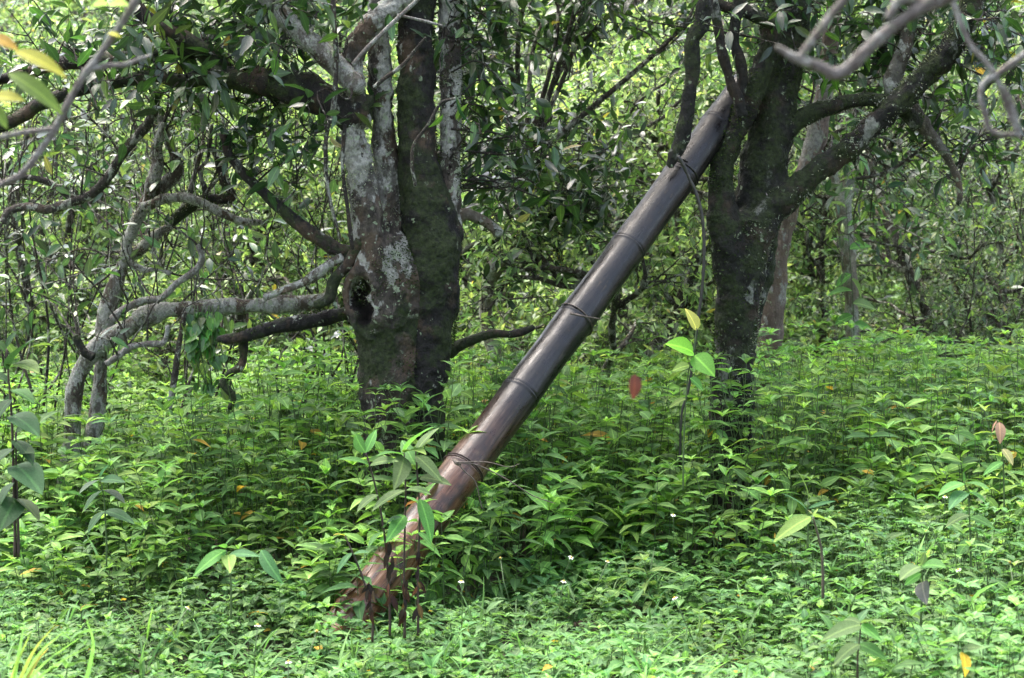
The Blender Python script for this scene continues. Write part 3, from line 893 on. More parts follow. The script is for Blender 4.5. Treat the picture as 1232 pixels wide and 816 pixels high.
for _ in range(60):                     # the bare tangle of twigs
    i = rng.integers(len(src)); a = src[i]
    q = path(a, (rng.normal(0, .5), rng.normal(0, .3), 1), rng.uniform(.2, .65), 7, .22, .08)
    TB.add(q, np.linspace(rng.uniform(.003, .006), .0015, len(q)), 5, cap=False)
    if rng.uniform() < .5: leaves_on(LV, q, 4, .08, .38, PAL_MID, .5)
for (x, y, D, sx, sy, sD, k, lf) in [(60, 300, 9.4, 60, 60, .4, 18, 7), (200, 130, 9.3, 50, 30, .3, 14, 8), (90, 180, 9.5, 60, 50, .4, 18, 8), (260, 330, 9.6, 50, 40, .3, 10, 7)]:
    spray(TB, LV, src, x, y, D, sx, sy, sD, k, lf, .08, PAL_MID)
crown_parts(tB, LV, TB, M['leaf_tea'], M['twig'], 90)
moss_tufts(tB, limB[1:6], 7000, side=(0, -.3, .5), L=.014)
moss_tufts(tB, limB[:6], 12000, L=.010, name='lichen', pal=[(3, (.20, .22, .17)), (2, (.32, .33, .28)), (1, (.12, .14, .09))])

# heart leaved creeper hanging from that limb
v = empty('creeper', P(245, 370, 8.95), 'light green heart leaved creeper hanging from the bent pale limb', 'creeper')
TB, LV = Tubes(), Leaves()
for _ in range(12):
    x0 = rng.uniform(225, 265)
    q = catmull([P(x0, 368, 9.0), P(x0 + rng.normal(0, 8), 400, 8.95), P(x0 + rng.normal(0, 16), rng.uniform(425, 475), 8.95)], 6)
    TB.add(q, .0025, 4)
    leaves_on(LV, q, 9, .062, .75, [(3, (.07, .18, .04)), (2, (.12, .26, .05)), (1, (.04, .10, .03))], .1, droop=1.3)
st = link('stems', TB.mesh('stems', M['stem']), v); st['kind'] = 'stuff'
single_leaves(v, LV.arr(), M['leaf_tea'], RICH)

# ---------------------------------------------------------------- smaller trees whose trunks show
def small_tree(name, label, D, base, stems, mat, sprays, pal, leafL=.09, extra_top=True, n_single=40, twmat='twig', leafmat='leaf_far', cat='tree', over=10):
    bx = base
    t = empty(name, P(bx, 250 + F * 1.5 / D, D), label, cat)
    gz = float(ground(t.location[0], D)); t.location[2] = gz
    src = []
    for n, pts, mt in stems:
        o, c, r = limb(n, pts, D, M[mt or mat], t, sides=12, rough=.25, seg=6, freq=9); src.append(c)
    src = np.concatenate(src)
    TB, LV = Tubes(), Leaves()
    for (x, y, dD, sx, sy, sD, k, lf) in sprays:
        spray(TB, LV, src, x, y, D + dD, sx, sy, sD, k, lf, leafL, pal, r=.008)
    if extra_top:
        tp = src[np.argsort(-src[:, 2])[:4]]
        overhead(TB, LV, tp, over, tp[:, 2].mean() + .2, tp[:, 2].mean() + 1.4, 1.1, 6, leafL * 1.1, pal, tp[:, 0].mean(), tp[:, 1].mean())
    crown_parts(t, LV, TB, M[leafmat], M[twmat], n_single)
    return t


small_tree('pale_barked_tree', 'pinkish pale trunk with lichen just behind the dark forked tree', 10.8, 922,
           [('trunk', [(918, 640, 17), (919, 520, 15), (923, 450, 15), (929, 390, 15), (933, 340, 14), (936, 300, 15), (944, 260, 15), (960, 225, 14), (975, 190, 13), (986, 150, 12), (992, 110, 11), (1000, 40, 10), (1010, -50, 9)], None),
            ('branch', [(975, 195, 8), (1000, 180, 7), (1030, 170, 6), (1050, 150, 5)], None)],
           'barkE', [(1000, 170, .3, 50, 40, .4, 16, 9), (960, 60, .5, 60, 40, .5, 16, 9), (1080, 240, .6, 50, 35, .4, 14, 9)], PAL_MID)
small_tree('slender_tree', 'thin grey trunk wrapped in light green climbing leaves, right of the forked tree', 12.5, 1037,
           [('trunk', [(1042, 560, 12), (1036, 480, 11), (1030, 440, 11), (1025, 400, 9), (1024, 350, 9), (1020, 300, 9), (1016, 260, 9), (1017, 232, 10), (1028, 212, 9), (1045, 200, 7), (1070, 180, 5)], None),
            ('branch', [(1017, 235, 7), (1005, 220, 6), (1000, 200, 5), (985, 170, 4)], None)],
           'barkF', [(1060, 130, .3, 60, 50, .5, 22, 9), (1120, 250, .4, 50, 50, .5, 20, 10)], PAL_MID)
small_tree('gnarled_tree', 'small gnarled tree with a bent mossy top between thick trunk and pole', 11.2, 598,
           [('trunk', [(604, 620, 11), (600, 520, 9), (598, 460, 9), (594, 425, 9), (587, 395, 8), (584, 365, 8), (588, 340, 9), (595, 322, 10), (606, 308, 9), (613, 292, 8), (606, 284, 6)], None),
            ('branch', [(612, 300, 7), (590, 290, 6), (572, 296, 6), (555, 308, 5)], 'barkA_dark'),
            ('branch', [(610, 294, 6), (625, 296, 5), (640, 308, 5), (652, 326, 4)], 'barkA_dark'),
            ('branch', [(612, 292, 5), (632, 270, 4), (660, 262, 4), (700, 255, 3)], 'barkA_dark'),
            ('branch', [(606, 286, 5), (600, 262, 4), (612, 230, 3), (640, 190, 3)], 'barkF')],
           'barkF', [(650, 200, .1, 45, 45, .3, 30, 10), (700, 260, .2, 40, 30, .3, 24, 10), (600, 230, .1, 30, 40, .3, 16, 10), (740, 180, .3, 40, 40, .3, 18, 10), (640, 330, .4, 30, 20, .3, 10, 7)], PAL_DARK, leafmat='leaf_tea', n_single=60)
small_tree('twisted_shrub', 'bare twisted grey shrub in the clearing right of the slender trunk', 16, 1098,
           [('branch', [(1100, 480, 6), (1098, 430, 5), (1092, 405, 5), (1084, 388, 4), (1072, 375, 3.5), (1065, 360, 3)], None),
            ('branch', [(1102, 440, 5), (1108, 405, 5), (1112, 385, 5), (1122, 370, 4), (1128, 352, 3), (1118, 335, 2.5)], None),
            ('branch', [(1106, 410, 4), (1100, 385, 3.5), (1102, 360, 3), (1092, 340, 2.5)], None),
            ('branch', [(1112, 388, 4), (1105, 365, 3), (1112, 345, 3), (1125, 330, 2)], None)],
           'twig', [(1095, 310, .2, 40, 30, .3, 16, 8), (1140, 320, .2, 30, 30, .3, 10, 8)], PAL_MID, extra_top=False, n_single=0, cat='shrub')
small_tree('distant_tree', 'dim grey trunk at the right edge of the clearing', 19, 1208,
           [('trunk', [(1206, 520, 13), (1208, 430, 11), (1210, 370, 11), (1212, 310, 11), (1205, 250, 10), (1200, 180, 9), (1190, 80, 8)], None),
            ('branch', [(1210, 300, 6), (1230, 270, 5), (1250, 230, 4)], None)],
           'barkF', [(1200, 200, 0, 70, 60, .6, 30, 10), (1170, 280, 0, 50, 40, .6, 20, 10)], PAL_MID, n_single=0)
small_tree('leaning_stump', 'short pale mossy stump at the foot of the slender grey trunk', 12.2, 1040,
           [('stump', [(1044, 540, 10), (1042, 480, 9), (1041, 462, 10), (1040, 452, 8)], None)], 'barkE', [], PAL_MID, extra_top=False, n_single=0, cat='stump') if False else None

# ---------------------------------------------------------------- background tea trees, four kinds copied about
def proto_tree(name, label, seed, height, n_stems, pal, L, spread, mats=('twig', 'leaf_far')):
    global rng
    keep = rng; rng = np.random.default_rng(seed)
    t = empty(name, (0, 0, 0), label, 'tree', 'tea trees of the grove behind')
    TB, TW, LV = Tubes(), Tubes(), Leaves()
    for s in range(n_stems):
        an = 2 * math.pi * s / n_stems + rng.uniform(-.4, .4)
        d = np.array((math.cos(an) * spread, math.sin(an) * spread, 1.0))
        st = path((math.cos(an) * .08, math.sin(an) * .08, -.1), d, height * rng.uniform(.8, 1.0), 9, .2, .05)
        st = catmull(st, 3)
        r0 = rng.uniform(.035, .055)
        TB.add(st, np.linspace(r0, .012, len(st)) * (1 + .15 * np.sin(np.arange(len(st)) * 1.9)), 8)
        n = len(st) - 1
        for b in range(10):
            tt = rng.uniform(.15, 1.0); i = min(int(tt * n), n - 1)
            a2 = rng.uniform(0, 2 * math.pi)
            bd = np.array((math.cos(a2), math.sin(a2), rng.uniform(.0, .7)))
            q = path(st[i], bd, height * rng.uniform(.22, .42), 7, .3, .06)
            TB.add(q, np.linspace(.018, .006, len(q)), 5, cap=False)
            sub_twigs(TW, LV, q, .01, 7, .42, 10, L * .72, .42, pal, .2, sides=3, level=2, up=.12, lstart=.5)
    link('trunk', TB.mesh('trunk', M[mats[0]]), t)
    o = link('twigs', TW.mesh('twigs', M[mats[0]]), t); o['kind'] = 'stuff'
    o = link('crown', LV.mesh('crown', LO, M[mats[1]]), t); o['kind'] = 'stuff'
    rng = keep
    return t


protos = [proto_tree('tea_tree', '', 1, 2.5, 4, PAL_BRIGHT, .085, .3), proto_tree('tea_tree', '', 2, 2.8, 3, PAL_BRIGHT, .085, .34),
          proto_tree('tea_tree', '', 3, 2.3, 5, PAL_BRIGHT, .08, .38), proto_tree('tea_tree', '', 4, 2.9, 5, PAL_GREY, .075, .32)]
# px of the base, distance, kind, scale, turn, label
bg = [
    (700, 12.6, 0, 1.0, .3, 'bright leaved tea tree seen between the thick trunk and the upper pole'),
    (810, 14.2, 2, 1.15, 1.9, 'sunlit tea tree whose leaves fill the gap behind the pole top'),
    (250, 12.8, 1, .95, 2.5, 'tea tree right behind the long bent pale limb'),
    (30, 12.2, 0, .95, 4.1, 'bushy light tea tree behind the stems at the left edge'),
    (380, 14.5, 2, 1.1, 5.2, 'light tea tree showing between the creeper and the thick trunk'),
    (1180, 13.6, 3, .9, 1.0, 'greyish leaved tea tree under the end of the arching limb'),
    (970, 15.5, 1, 1.1, 3.3, 'tea tree between the pinkish trunk and the slender trunk'),
    (560, 16.5, 3, 1.2, .8, 'tea tree standing straight behind the small gnarled tree'),
    (140, 17.0, 2, 1.25, 2.2, 'tea tree beyond the crooked pale tree'),
    (-90, 14.5, 3, 1.1, 1.4, 'tea tree half cut off by the left edge of the view'),
    (1320, 15.5, 0, 1.2, 2.9, 'tea tree half cut off by the right edge of the view'),
    (720, 18.5, 3, 1.35, 4.4, 'taller tea tree in the second row behind the middle of the pole'),
    (890, 20.5, 0, 1.4, 5.9, 'tall bright tea tree high behind the dark forked trunk'),
    (450, 21.0, 1, 1.4, 1.2, 'tall tea tree hidden mostly by the thick lichened trunk'),
    (280, 20.0, 0, 1.35, 3.9, 'tall bright tea tree far behind the hanging creeper'),
    (1090, 20.5, 2, 1.25, .5, 'tea tree at the far end of the clearing behind the twisted shrub'),
    (40, 23.0, 1, 1.5, 3.0, 'far tall tea tree in the top left corner'),
    (1230, 24.0, 3, 1.5, 4.7, 'far tall tea tree behind the dim grey trunk'),
    (620, 25.0, 2, 1.6, 2.6, 'far pale tea tree in the central gap'),
    (800, 26.5, 1, 1.7, .1, 'far hazy tea tree above the middle of the pole'),
    (980, 28.0, 3, 1.8, 1.7, 'far tea tree above the arching limb'),
    (170, 27.0, 3, 1.7, 5.5, 'farthest tea tree above the crooked tree'),
    (370, 28.0, 2, 1.8, 4.9, 'farthest tea tree above the dark horizontal limb'),
    (1150, 30.0, 1, 1.9, 3.6, 'farthest tea tree below the leafy top right corner'),
]
used = set()
for (x, D, k, sc, rz, lab) in bg:
    wx = (x - 616) / F * D
    loc = (wx, D, float(ground(wx, D)) - .02)
    if k in used: copy_tree(protos[k], loc, rz, sc, lab)
    else:
        used.add(k); o = protos[k]; o.location = loc; o.rotation_euler = (0, 0, rz); o.scale = (sc,) * 3; o['label'] = lab

# the wooded slope that closes the view: one mass
LV = Leaves()
k = 90000
x = rng.uniform(-17, 17, k) * 1.0; y = rng.uniform(31, 46, k)
lump = np.array([mnoise.noise(Vector((a * .45, b * .45, 0))) for a, b in zip(x, y)])
z = ground(x, y) + (1.3 + 1.6 * lump) * rng.uniform(.1, 1, k) ** .5 + 1.0
LV.add(np.stack([x, y, z], 1), rng.normal(0, 1, (k, 3)) * (1, 1, .5), np.array((0, -.4, 1.)) + rng.normal(0, .5, (k, 3)), rng.uniform(.14, .28, k), .5,
       interp(PAL_BRIGHT, k) * (1 + lump * .8)[:, None])
tag(link('wooded_slope', LV.mesh('wooded_slope', LO, M['leaf_far'])), 'mass of pale green woodland on the rising slope behind', kind='stuff')

# ---------------------------------------------------------------- the bamboo pole
def bamboo():
    m, nt, bs = new_mat('weathered black bamboo')
    at = N(nt, 'ShaderNodeAttribute', attribute_name='along')   # x: metres along, y: metres round, z: ageing 0 foot .. 1 top
    mp = N(nt, 'ShaderNodeMapping'); nt.links.new(at.outputs['Vector'], mp.inputs[0]); mp.inputs['Scale'].default_value = (4, 60, 0)
    n1 = N(nt, 'ShaderNodeTexNoise', Scale=1.0, Detail=6.0, Roughness=.65); nt.links.new(mp.outputs[0], n1.inputs['Vector'])
    mp2 = N(nt, 'ShaderNodeMapping'); nt.links.new(at.outputs['Vector'], mp2.inputs[0]); mp2.inputs['Scale'].default_value = (14, 60, 0); mp2.inputs['Location'].default_value = (5, 3, 0)
    n2 = N(nt, 'ShaderNodeTexNoise', Scale=1.0, Detail=5.0, Roughness=.75); nt.links.new(mp2.outputs[0], n2.inputs['Vector'])
    sp = N(nt, 'ShaderNodeSeparateXYZ'); nt.links.new(at.outputs['Vector'], sp.inputs[0])
    foot = ramp(nt, n1.outputs[0], [(.34, (.016, .008, .005)), (.43, (.080, .032, .017)), (.52, (.155, .068, .036)), (.64, (.26, .165, .115))])
    top = ramp(nt, n1.outputs[0], [(.4, (.0018, .0018, .0020)), (.52, (.0045, .0045, .0045)), (.64, (.018, .017, .015))])
    col = mixc(nt, ramp(nt, sp.outputs[2], [(.13, (0,) * 3), (.40, (1,) * 3)]), foot, top)
    big = noise_tex(nt, 9, 5, .6)
    col = mixc(nt, ramp(nt, big, [(.48, (0,) * 3), (.60, (.65,) * 3)]), col, (.010, .008, .008))
    stain = ramp(nt, n2.outputs[0], [(.60, (0,) * 3), (.66, (.5,) * 3)])
    col = mixc(nt, stain, col, (.085, .062, .042))
    nt.links.new(col, bs.inputs['Base Color'])
    bs.inputs['Roughness'].default_value = .33
    r = ramp(nt, n2.outputs[0], [(.40, (.24,) * 3), (.64, (.52,) * 3)])
    nt.links.new(r, bs.inputs['Roughness'])
    bs.inputs['Specular IOR Level'].default_value = .42
    bb = bump(nt, n1.outputs[0], .4, .0025)
    bb = bump(nt, noise_tex(nt, 18, 3, .5), .25, .006, bb)
    nt.links.new(bump(nt, n2.outputs[0], .3, .0015, bb), bs.inputs['Normal'])
    return m


M['bamboo'] = bamboo()
P0, P1 = P(398, 778, 7.35), P(897, 104, 9.02)
nodes_px = [(428, 737), (491, 660), (562, 567), (632, 475), (699, 387), (764, 302), (822, 216), (864, 152)]
axis = nz(P1 - P0); Lp = np.linalg.norm(P1 - P0)
def along_of(px, py):
    # parameter on the axis whose projection is closest
    t = np.linspace(0, 1, 2000); q = P0 + (P1 - P0) * t[:, None]
    a, b, _ = PX(q); return t[np.argmin((a - px) ** 2 + (b - py) ** 2)]
nt_ = [along_of(*p) for p in nodes_px]
tt = sorted(set(np.round(np.concatenate([np.linspace(0, 1, 90)] + [[n + o / Lp for o in (-.022, -.014, -.009, -.005, -.0025, 0, .0025, .006, .010, .015, .024)] for n in nt_]), 6)))
tt = np.array([t for t in tt if 0 <= t <= 1])
sides = 48
rbase = .078 * (1 - tt) + .067 * tt
ring = np.zeros_like(tt)
for n in nt_:
    s = (tt - n) * Lp
    ring += .0030 * np.exp(-((s + .004) / .0045) ** 2) - .0022 * np.exp(-((s - .003) / .0022) ** 2) + .0010 * np.exp(-((s - .012) / .006) ** 2)
inter = np.interp(tt, [0] + nt_ + [1], np.arange(len(nt_) + 2))          # which internode, and how far along it
rr = rbase * (1 + .022 * np.cos(2 * np.pi * (inter % 1))) + ring
bow = np.sin(np.pi * tt)[:, None] * np.array((.0, 0, -.012)) + (.0035 * np.abs(((inter + .5) % 2) - 1) - .0018)[:, None] * np.array((1., 0, .7))
cen = P0 + (P1 - P0) * tt[:, None] + bow
u = nz(np.cross(axis, (0, 1, 0))); w = np.cross(axis, u)
a = np.arange(sides) * 2 * math.pi / sides
verts, attr = [], []
for i, t in enumerate(tt):
    for j in range(sides):
        wob = 1 + .022 * mnoise.noise(Vector((t * 11, math.cos(a[j]) * 1.3, math.sin(a[j]) * 1.3)))
        verts.append(cen[i] + (u * math.cos(a[j]) + w * math.sin(a[j])) * rr[i] * wob)
        attr.append((t * Lp, .06 * abs(((a[j] / math.pi + .5) % 2) - 1) * math.pi, t))
n = len(tt)
faces = [(i * sides + j, (i + 1) * sides + j, (i + 1) * sides + (j + 1) % sides, i * sides + (j + 1) % sides) for i in range(n - 1) for j in range(sides)]
# open cut ends with wall thickness
for e, i in ((0, 0), (1, n - 1)):
    b0 = len(verts)
    for dz, k in ((0, .78), (.12 if e == 0 else -.12, .74)):
        for j in range(sides):
            verts.append(cen[i] + axis * dz + (u * math.cos(a[j]) + w * math.sin(a[j])) * rr[i] * k); attr.append((dz, 0, e))
    for j in range(sides):
        j2 = (j + 1) % sides
        o_, i_ = i * sides, b0
        f1 = (o_ + j, o_ + j2, i_ + j2, i_ + j); f2 = (i_ + j, i_ + j2, i_ + sides + j2, i_ + sides + j)
        faces += [f1, f2] if e == 0 else [f1[::-1], f2[::-1]]
    faces.append(tuple(b0 + sides + j for j in range(sides)))
pole = empty('bamboo_pole', P0, 'thick weathered bamboo pole leaning into the forked tree, dark above, red brown at its foot', 'pole')
me = bpy.data.meshes.new('culm'); me.from_pydata([tuple(q) for q in verts], [], faces)
at = me.attributes.new('along', 'FLOAT_VECTOR', 'POINT'); at.data.foreach_set('vector', np.array(attr, np.float32).reshape(-1))
me.polygons.foreach_set('use_smooth', np.ones(len(me.polygons), bool)); me.materials.append(M['bamboo']); me.update()
link('culm', me, pole)

def pole_pt(t, ang, lift=.003):
    i = np.interp(t, tt, rr)
    c = P0 + (P1 - P0) * t + np.array((0, 0, -.012)) * math.sin(math.pi * t)
    # angle 0 faces the camera, positive goes towards the upper left edge
    f = nz(np.array((0, -1, 0)) + axis * axis[1]); s_ = nz(np.cross(axis, f)); 
    if s_[2] < 0: s_ = -s_
    return c + (f * math.cos(ang) + s_ * math.sin(ang)) * (i + lift)

def tie(name, t0, t1, label, mat, rad=.0022, turns=1.0):
    q = [pole_pt(t0 + (t1 - t0) * k / 40, 1.45 - 2 * math.pi * turns * k / 40) for k in range(41)]
    TB = Tubes(); TB.add(q, rad, 6)
    return tag(link(name, TB.mesh(name, M[mat])), label, 'tie')

# splintered foot
for k_, (t0, t1, an, out) in enumerate([(.055, .11, .9, .006), (.05, .09, 1.4, .012), (.055, .095, -.2, .003)]):
    q = [pole_pt(t1 + (t0 - t1) * f, an, .002 + out * f * f) for f in np.linspace(0, 1, 9)]
    wv = np.interp(np.linspace(0, 1, 9), [0, .3, .8, 1], [.001, .010, .013, .003])
    sd_ = nz(np.cross(axis, q[4] - (P0 + (P1 - P0) * .08)))
    vs = []
    for p, w_ in zip(q, wv): vs += [p - sd_ * w_, p + sd_ * w_, p + sd_ * w_ - nz(p - P0) * 0 + (0, .004, -.003), p - sd_ * w_ + (0, .004, -.003)]
    fs = []
    for i in range(8):
        for j in range(4): fs.append((i * 4 + j, i * 4 + (j + 1) % 4, i * 4 + 4 + (j + 1) % 4, i * 4 + 4 + j))
    fs += [(3, 2, 1, 0), (32, 33, 34, 35)]
    me = bpy.data.meshes.new('splinter'); me.from_pydata([tuple(p) for p in vs], [], fs)
    ml = me.attributes.new('along', 'FLOAT_VECTOR', 'POINT'); ml.data.foreach_set('vector', np.array([(i // 4 * .04, k_ * .3 + i % 4 * .01, .05) for i in range(36)], np.float32).ravel())
    me.materials.append(M['bamboo']); me.update(); link('splinter', me, pole)

for b in (tie('wire_tie', nt_[4] + .004, nt_[4] - .006, 'pale thin wire round the pole above its middle', 'tie'),
          tie('vine_tie', nt_[2] + .004, nt_[2] - .001, 'brown vine knotted round the lower pole with loose ends', 'stem_dark', .003, 2.0),
          tie('vine_tie', nt_[6] + .006, nt_[6] + .012, 'black vine loop round the pole near the fork', 'wire', .0025, 1.2)):
    pass
kt = bpy.data.objects['vine_tie']
TB = Tubes()
for pts in ([(549, 556, 1.6), (560, 568, 1.6), (572, 580, 1.4), (577, 600, 1.3), (580, 612, 1.2)], [(549, 556, 1.8), (575, 560, 1.6), (610, 577, 1.4), (640, 596, 1.3), (668, 606, 1)], [(549, 556, 1.3), (585, 556, 1.2), (612, 562, 1), (625, 558, .8)]):
    c, r = px_line([(x, y, r_ * .55, 7.62) for x, y, r_ in pts], None, 5); TB.add(c, r, 5)
c, r = px_line([(546, 553, 2, 7.66), (550, 557, 3.2, 7.64), (554, 559, 2, 7.63)], None, 4); TB.add(c, r, 7)
link('loose_end', TB.mesh('loose_end', M['tie']), kt)
TB = Tubes()
c, r = px_line([(686, 377, 1.5, 8.1), (704, 381, 1.2, 8.1), (722, 384, 1, 8.15)], None, 5); TB.add(c, r, 5)
link('loose_end', TB.mesh('loose_end', M['tie']), bpy.data.objects['wire_tie'])

# black vine hanging beside the pole
TB = Tubes()
c, r = px_line([(816, 188, 2.2), (823, 200, 2.2), (830, 216, 2), (838, 234, 2), (845, 262, 2), (847, 300, 1.9), (845, 345, 1.8), (840, 385, 1.8), (834, 430, 1.7), (828, 470, 1.6), (820, 500, 1.5), (818, 560, 1.5)], 8.35, 6)
TB.add(c, r, 6, rough=.25, freq=60)
tag(link('hanging_vine', TB.mesh('hanging_vine', M['wire'])), 'thin black vine hanging down from the upper pole', 'vine')

# ---------------------------------------------------------------- single plants that stand out
def P_leaf(px, py, D, tx, ty, dD=0.0):
    """leaf from (px,py) to (tx,ty): root, direction, length"""
    a, b = P(px, py, D), P(tx, ty, D + dD)
    return a, b - a, np.linalg.norm(b - a)


def herb(name, label, D, stems, leaves, pal, cat='plant', Wd=.42, stemmat='stem', mat='leaf_ground', r=.0035, curl=None, group=None, lsc=.85):
    """stems: pixel polylines; leaves: (x,y, tipx, tipy, depth change[, dry])"""
    b = P(stems[0][0][0], stems[0][0][1], D)
    t = empty(name, (b[0], b[1], float(ground(b[0], b[1]))), label, cat, group)
    for s in stems:
        pts = [(s[0][0], s[0][1] + 30)] + list(s)
        c, rr = px_line([(x, y, 1) for x, y in pts], D, 5)
        TB = Tubes(); TB.add(c, np.linspace(r, r * .55, len(c)), 6, rough=.15, freq=60)
        link('stem', TB.mesh('stem', M[stemmat]), t)
    for lf in leaves:
        p, d, L = P_leaf(lf[0], lf[1], D, lf[2], lf[3], lf[4]); L *= lsc
        c = interp(pal, 1)[0] if len(lf) < 6 else np.array(lf[5])
        w = lf[6] if len(lf) > 6 else Wd
        nrm = nz(np.array((rng.normal(0, .4), -.35 + rng.normal(0, .25), .9)))
        row = np.concatenate([p, nz(d), nrm, [L], [w], c])
        single_leaves(t, [row], M['leaf_dry' if len(lf) > 7 else mat], RICH)
    return t


G1 = [(3, (.085, .18, .055)), (2, (.065, .145, .045)), (1, (.12, .23, .065))]
herb('tall_herb', 'tall dark stemmed herb with pale wide leaves in front of the pole foot', 6.75,
     [[(487, 738), (486, 690), (487, 640), (488, 590), (486, 545)], [(503, 735), (503, 680), (505, 620), (502, 570), (500, 540)], [(469, 735), (466, 680), (462, 640), (455, 600), (445, 560), (440, 545)],
      [(448, 742), (438, 700), (424, 665), (415, 645)]],
     [(486, 545, 520, 500, -.1), (486, 545, 515, 536, -.15), (486, 548, 450, 540, -.1), (486, 550, 478, 585, -.2), (500, 545, 528, 505, .05), (500, 548, 535, 578, -.1), (500, 560, 478, 520, .1),
      (488, 590, 440, 610, -.1), (488, 590, 520, 588, -.1), (487, 620, 465, 650, -.15), (505, 600, 524, 655, -.1, (.10, .22, .05)), (503, 640, 522, 655, -.05, (.10, .2, .05)), (505, 575, 545, 578, -.1),
      (445, 560, 405, 545, -.05), (445, 560, 478, 548, -.1), (440, 545, 420, 515, -.1), (440, 545, 455, 510, .05), (455, 595, 425, 612, -.1), (462, 640, 438, 655, -.1), (462, 635, 480, 615, -.1),
      (415, 645, 400, 640, -.05, (.20, .24, .04)), (424, 665, 400, 690, -.05), (424, 668, 445, 660, -.05), (455, 605, 470, 600, -.05, (.42, .28, .03)), (487, 610, 500, 600, -.05, (.35, .16, .03))],
     G1, stemmat='stem_dark', Wd=.40, r=.0045)
# withered rags on its stems
LV = Leaves()
th = bpy.data.objects['tall_herb']
for (x, y0, y1) in ((469, 650, 735), (487, 690, 738), (504, 640, 735), (445, 690, 740)):
    for _ in range(9):
        y = rng.uniform(y0, y1)
        LV.add(P(x + rng.normal(0, 2), y, 6.73), (rng.normal(0, .3), -.1, -1), (rng.normal(0, .5), -1, 0), rng.uniform(.03, .06), .4, interp([(2, (.03, .014, .01)), (1, (.11, .05, .025)), (1, (.02, .01, .008))], 1)[0])
single_leaves(th, LV.arr(), M['leaf_dry'], HI, 'withered_leaf')

herb('lance_leaved_seedling', 'pale seedling with long lance leaves in the low herbs left of the pole foot', 6.1, [[(278, 715), (277, 690), (272, 662)]],
     [(272, 662, 228, 690, -.1), (272, 660, 252, 652, -.1), (270, 660, 280, 642, 0), (274, 668, 277, 682, -.15), (275, 668, 315, 664, -.05), (314, 662, 338, 704, -.1)], G1, Wd=.27)
herb('broad_leaved_seedling', 'hairy stemmed seedling with two broad leaves above the right hand herbs', 6.4, [[(990, 690), (988, 660), (983, 640), (978, 622)]],
     [(976, 622, 926, 648, -.1), (980, 622, 1013, 629, -.1, (.16, .30, .05), .5), (978, 620, 972, 612, 0, (.35, .4, .15)), (978, 622, 984, 610, 0, (.3, .38, .12))], G1, Wd=.3, stemmat='tie', r=.005)
herb('upright_blade_plant', 'single upright bright blade leaf in front of the dark weeds', 7.3, [[(972, 640), (972, 600)]],
     [(973, 602, 963, 557, 0, (.15, .30, .05), .22), (972, 615, 940, 585, 0, (.06, .14, .05), .16), (972, 612, 1010, 598, 0, (.07, .15, .05), .2)], G1)
herb('tall_weed', 'tall weed with wide spreading leaves near the right edge', 6.6, [[(1168, 690), (1167, 640), (1165, 600), (1160, 580)]],
     [(1160, 582, 1126, 590, -.1), (1160, 582, 1195, 583, -.1), (1163, 592, 1140, 606, -.15), (1163, 592, 1190, 600, -.1), (1160, 580, 1160, 566, 0), (1166, 620, 1135, 628, -.1), (1166, 622, 1200, 632, -.1), (1167, 650, 1150, 668, -.1), (1167, 650, 1192, 662, -.1)], G1, Wd=.34)
herb('tall_weed', 'dark stemmed weed with pale spreading leaves at the bottom right', 5.4, [[(1032, 830), (1032, 790), (1035, 760), (1036, 748)]],
     [(1036, 752, 985, 765, -.1), (1036, 750, 1072, 742, -.1), (1036, 750, 1010, 742, .05), (1036, 752, 1060, 768, -.1), (1034, 775, 1000, 795, -.1), (1034, 775, 1068, 790, -.1)], G1, Wd=.36, stemmat='stem_dark', r=.003)
herb('tall_weed', 'weed with drooping dark purple backed leaf, beside the right hand herbs', 6.0, [[(1108, 740), (1110, 700), (1108, 680)]],
     [(1108, 682, 1080, 692, -.1), (1108, 682, 1138, 676, -.1), (1110, 700, 1112, 726, -.1, (.10, .085, .08), .42), (1108, 690, 1085, 705, 0), (1108, 680, 1115, 662, 0)], G1)
herb('seedling', 'seedling with one yellow leaf at the bottom right corner', 5.2, [[(1160, 840), (1160, 800), (1158, 780)]],
     [(1158, 785, 1166, 812, -.1, (.60, .42, .04), .4), (1158, 782, 1130, 792, 0), (1158, 782, 1185, 775, 0)], G1)
herb('large_leaved_sapling', 'dark green large leaved sapling at the left edge', 6.2,
     [[(18, 640), (16, 560), (14, 500), (10, 450), (8, 420)], [(22, 640), (20, 590), (19, 520)]],
     [(10, 445, 42, 387, -.1), (12, 440, 55, 438, -.15), (8, 425, -20, 395, 0), (12, 470, 50, 480, -.1), (14, 480, -15, 510, -.1), (14, 500, 55, 520, -.15), (16, 530, 50, 560, -.1), (16, 540, -18, 560, -.1),
      (18, 560, 58, 590, -.2), (18, 580, -10, 610, -.1), (18, 600, 60, 625, -.1), (10, 460, -20, 440, 0), (19, 520, 48, 500, 0), (8, 418, 20, 392, 0), (16, 550, 45, 535, -.1), (20, 600, -5, 640, -.2)],
     [(3, (.022, .06, .022)), (2, (.035, .085, .028)), (1, (.06, .13, .035))], mat='leaf_ground', Wd=.42, stemmat='stem_dark', r=.005, lsc=.75)
herb('large_leaved_weed', 'weed with bluish green drooping leaves before the crooked tree', 7.3, [[(128, 650), (125, 600), (120, 575)]],
     [(120, 578, 90, 590, -.1), (122, 578, 150, 575, -.1), (124, 590, 155, 600, -.1), (124, 590, 95, 612, -.1), (126, 615, 165, 625, -.1), (126, 615, 100, 640, -.1), (120, 575, 130, 555, 0)], [(1, (.04, .09, .045))], Wd=.4)
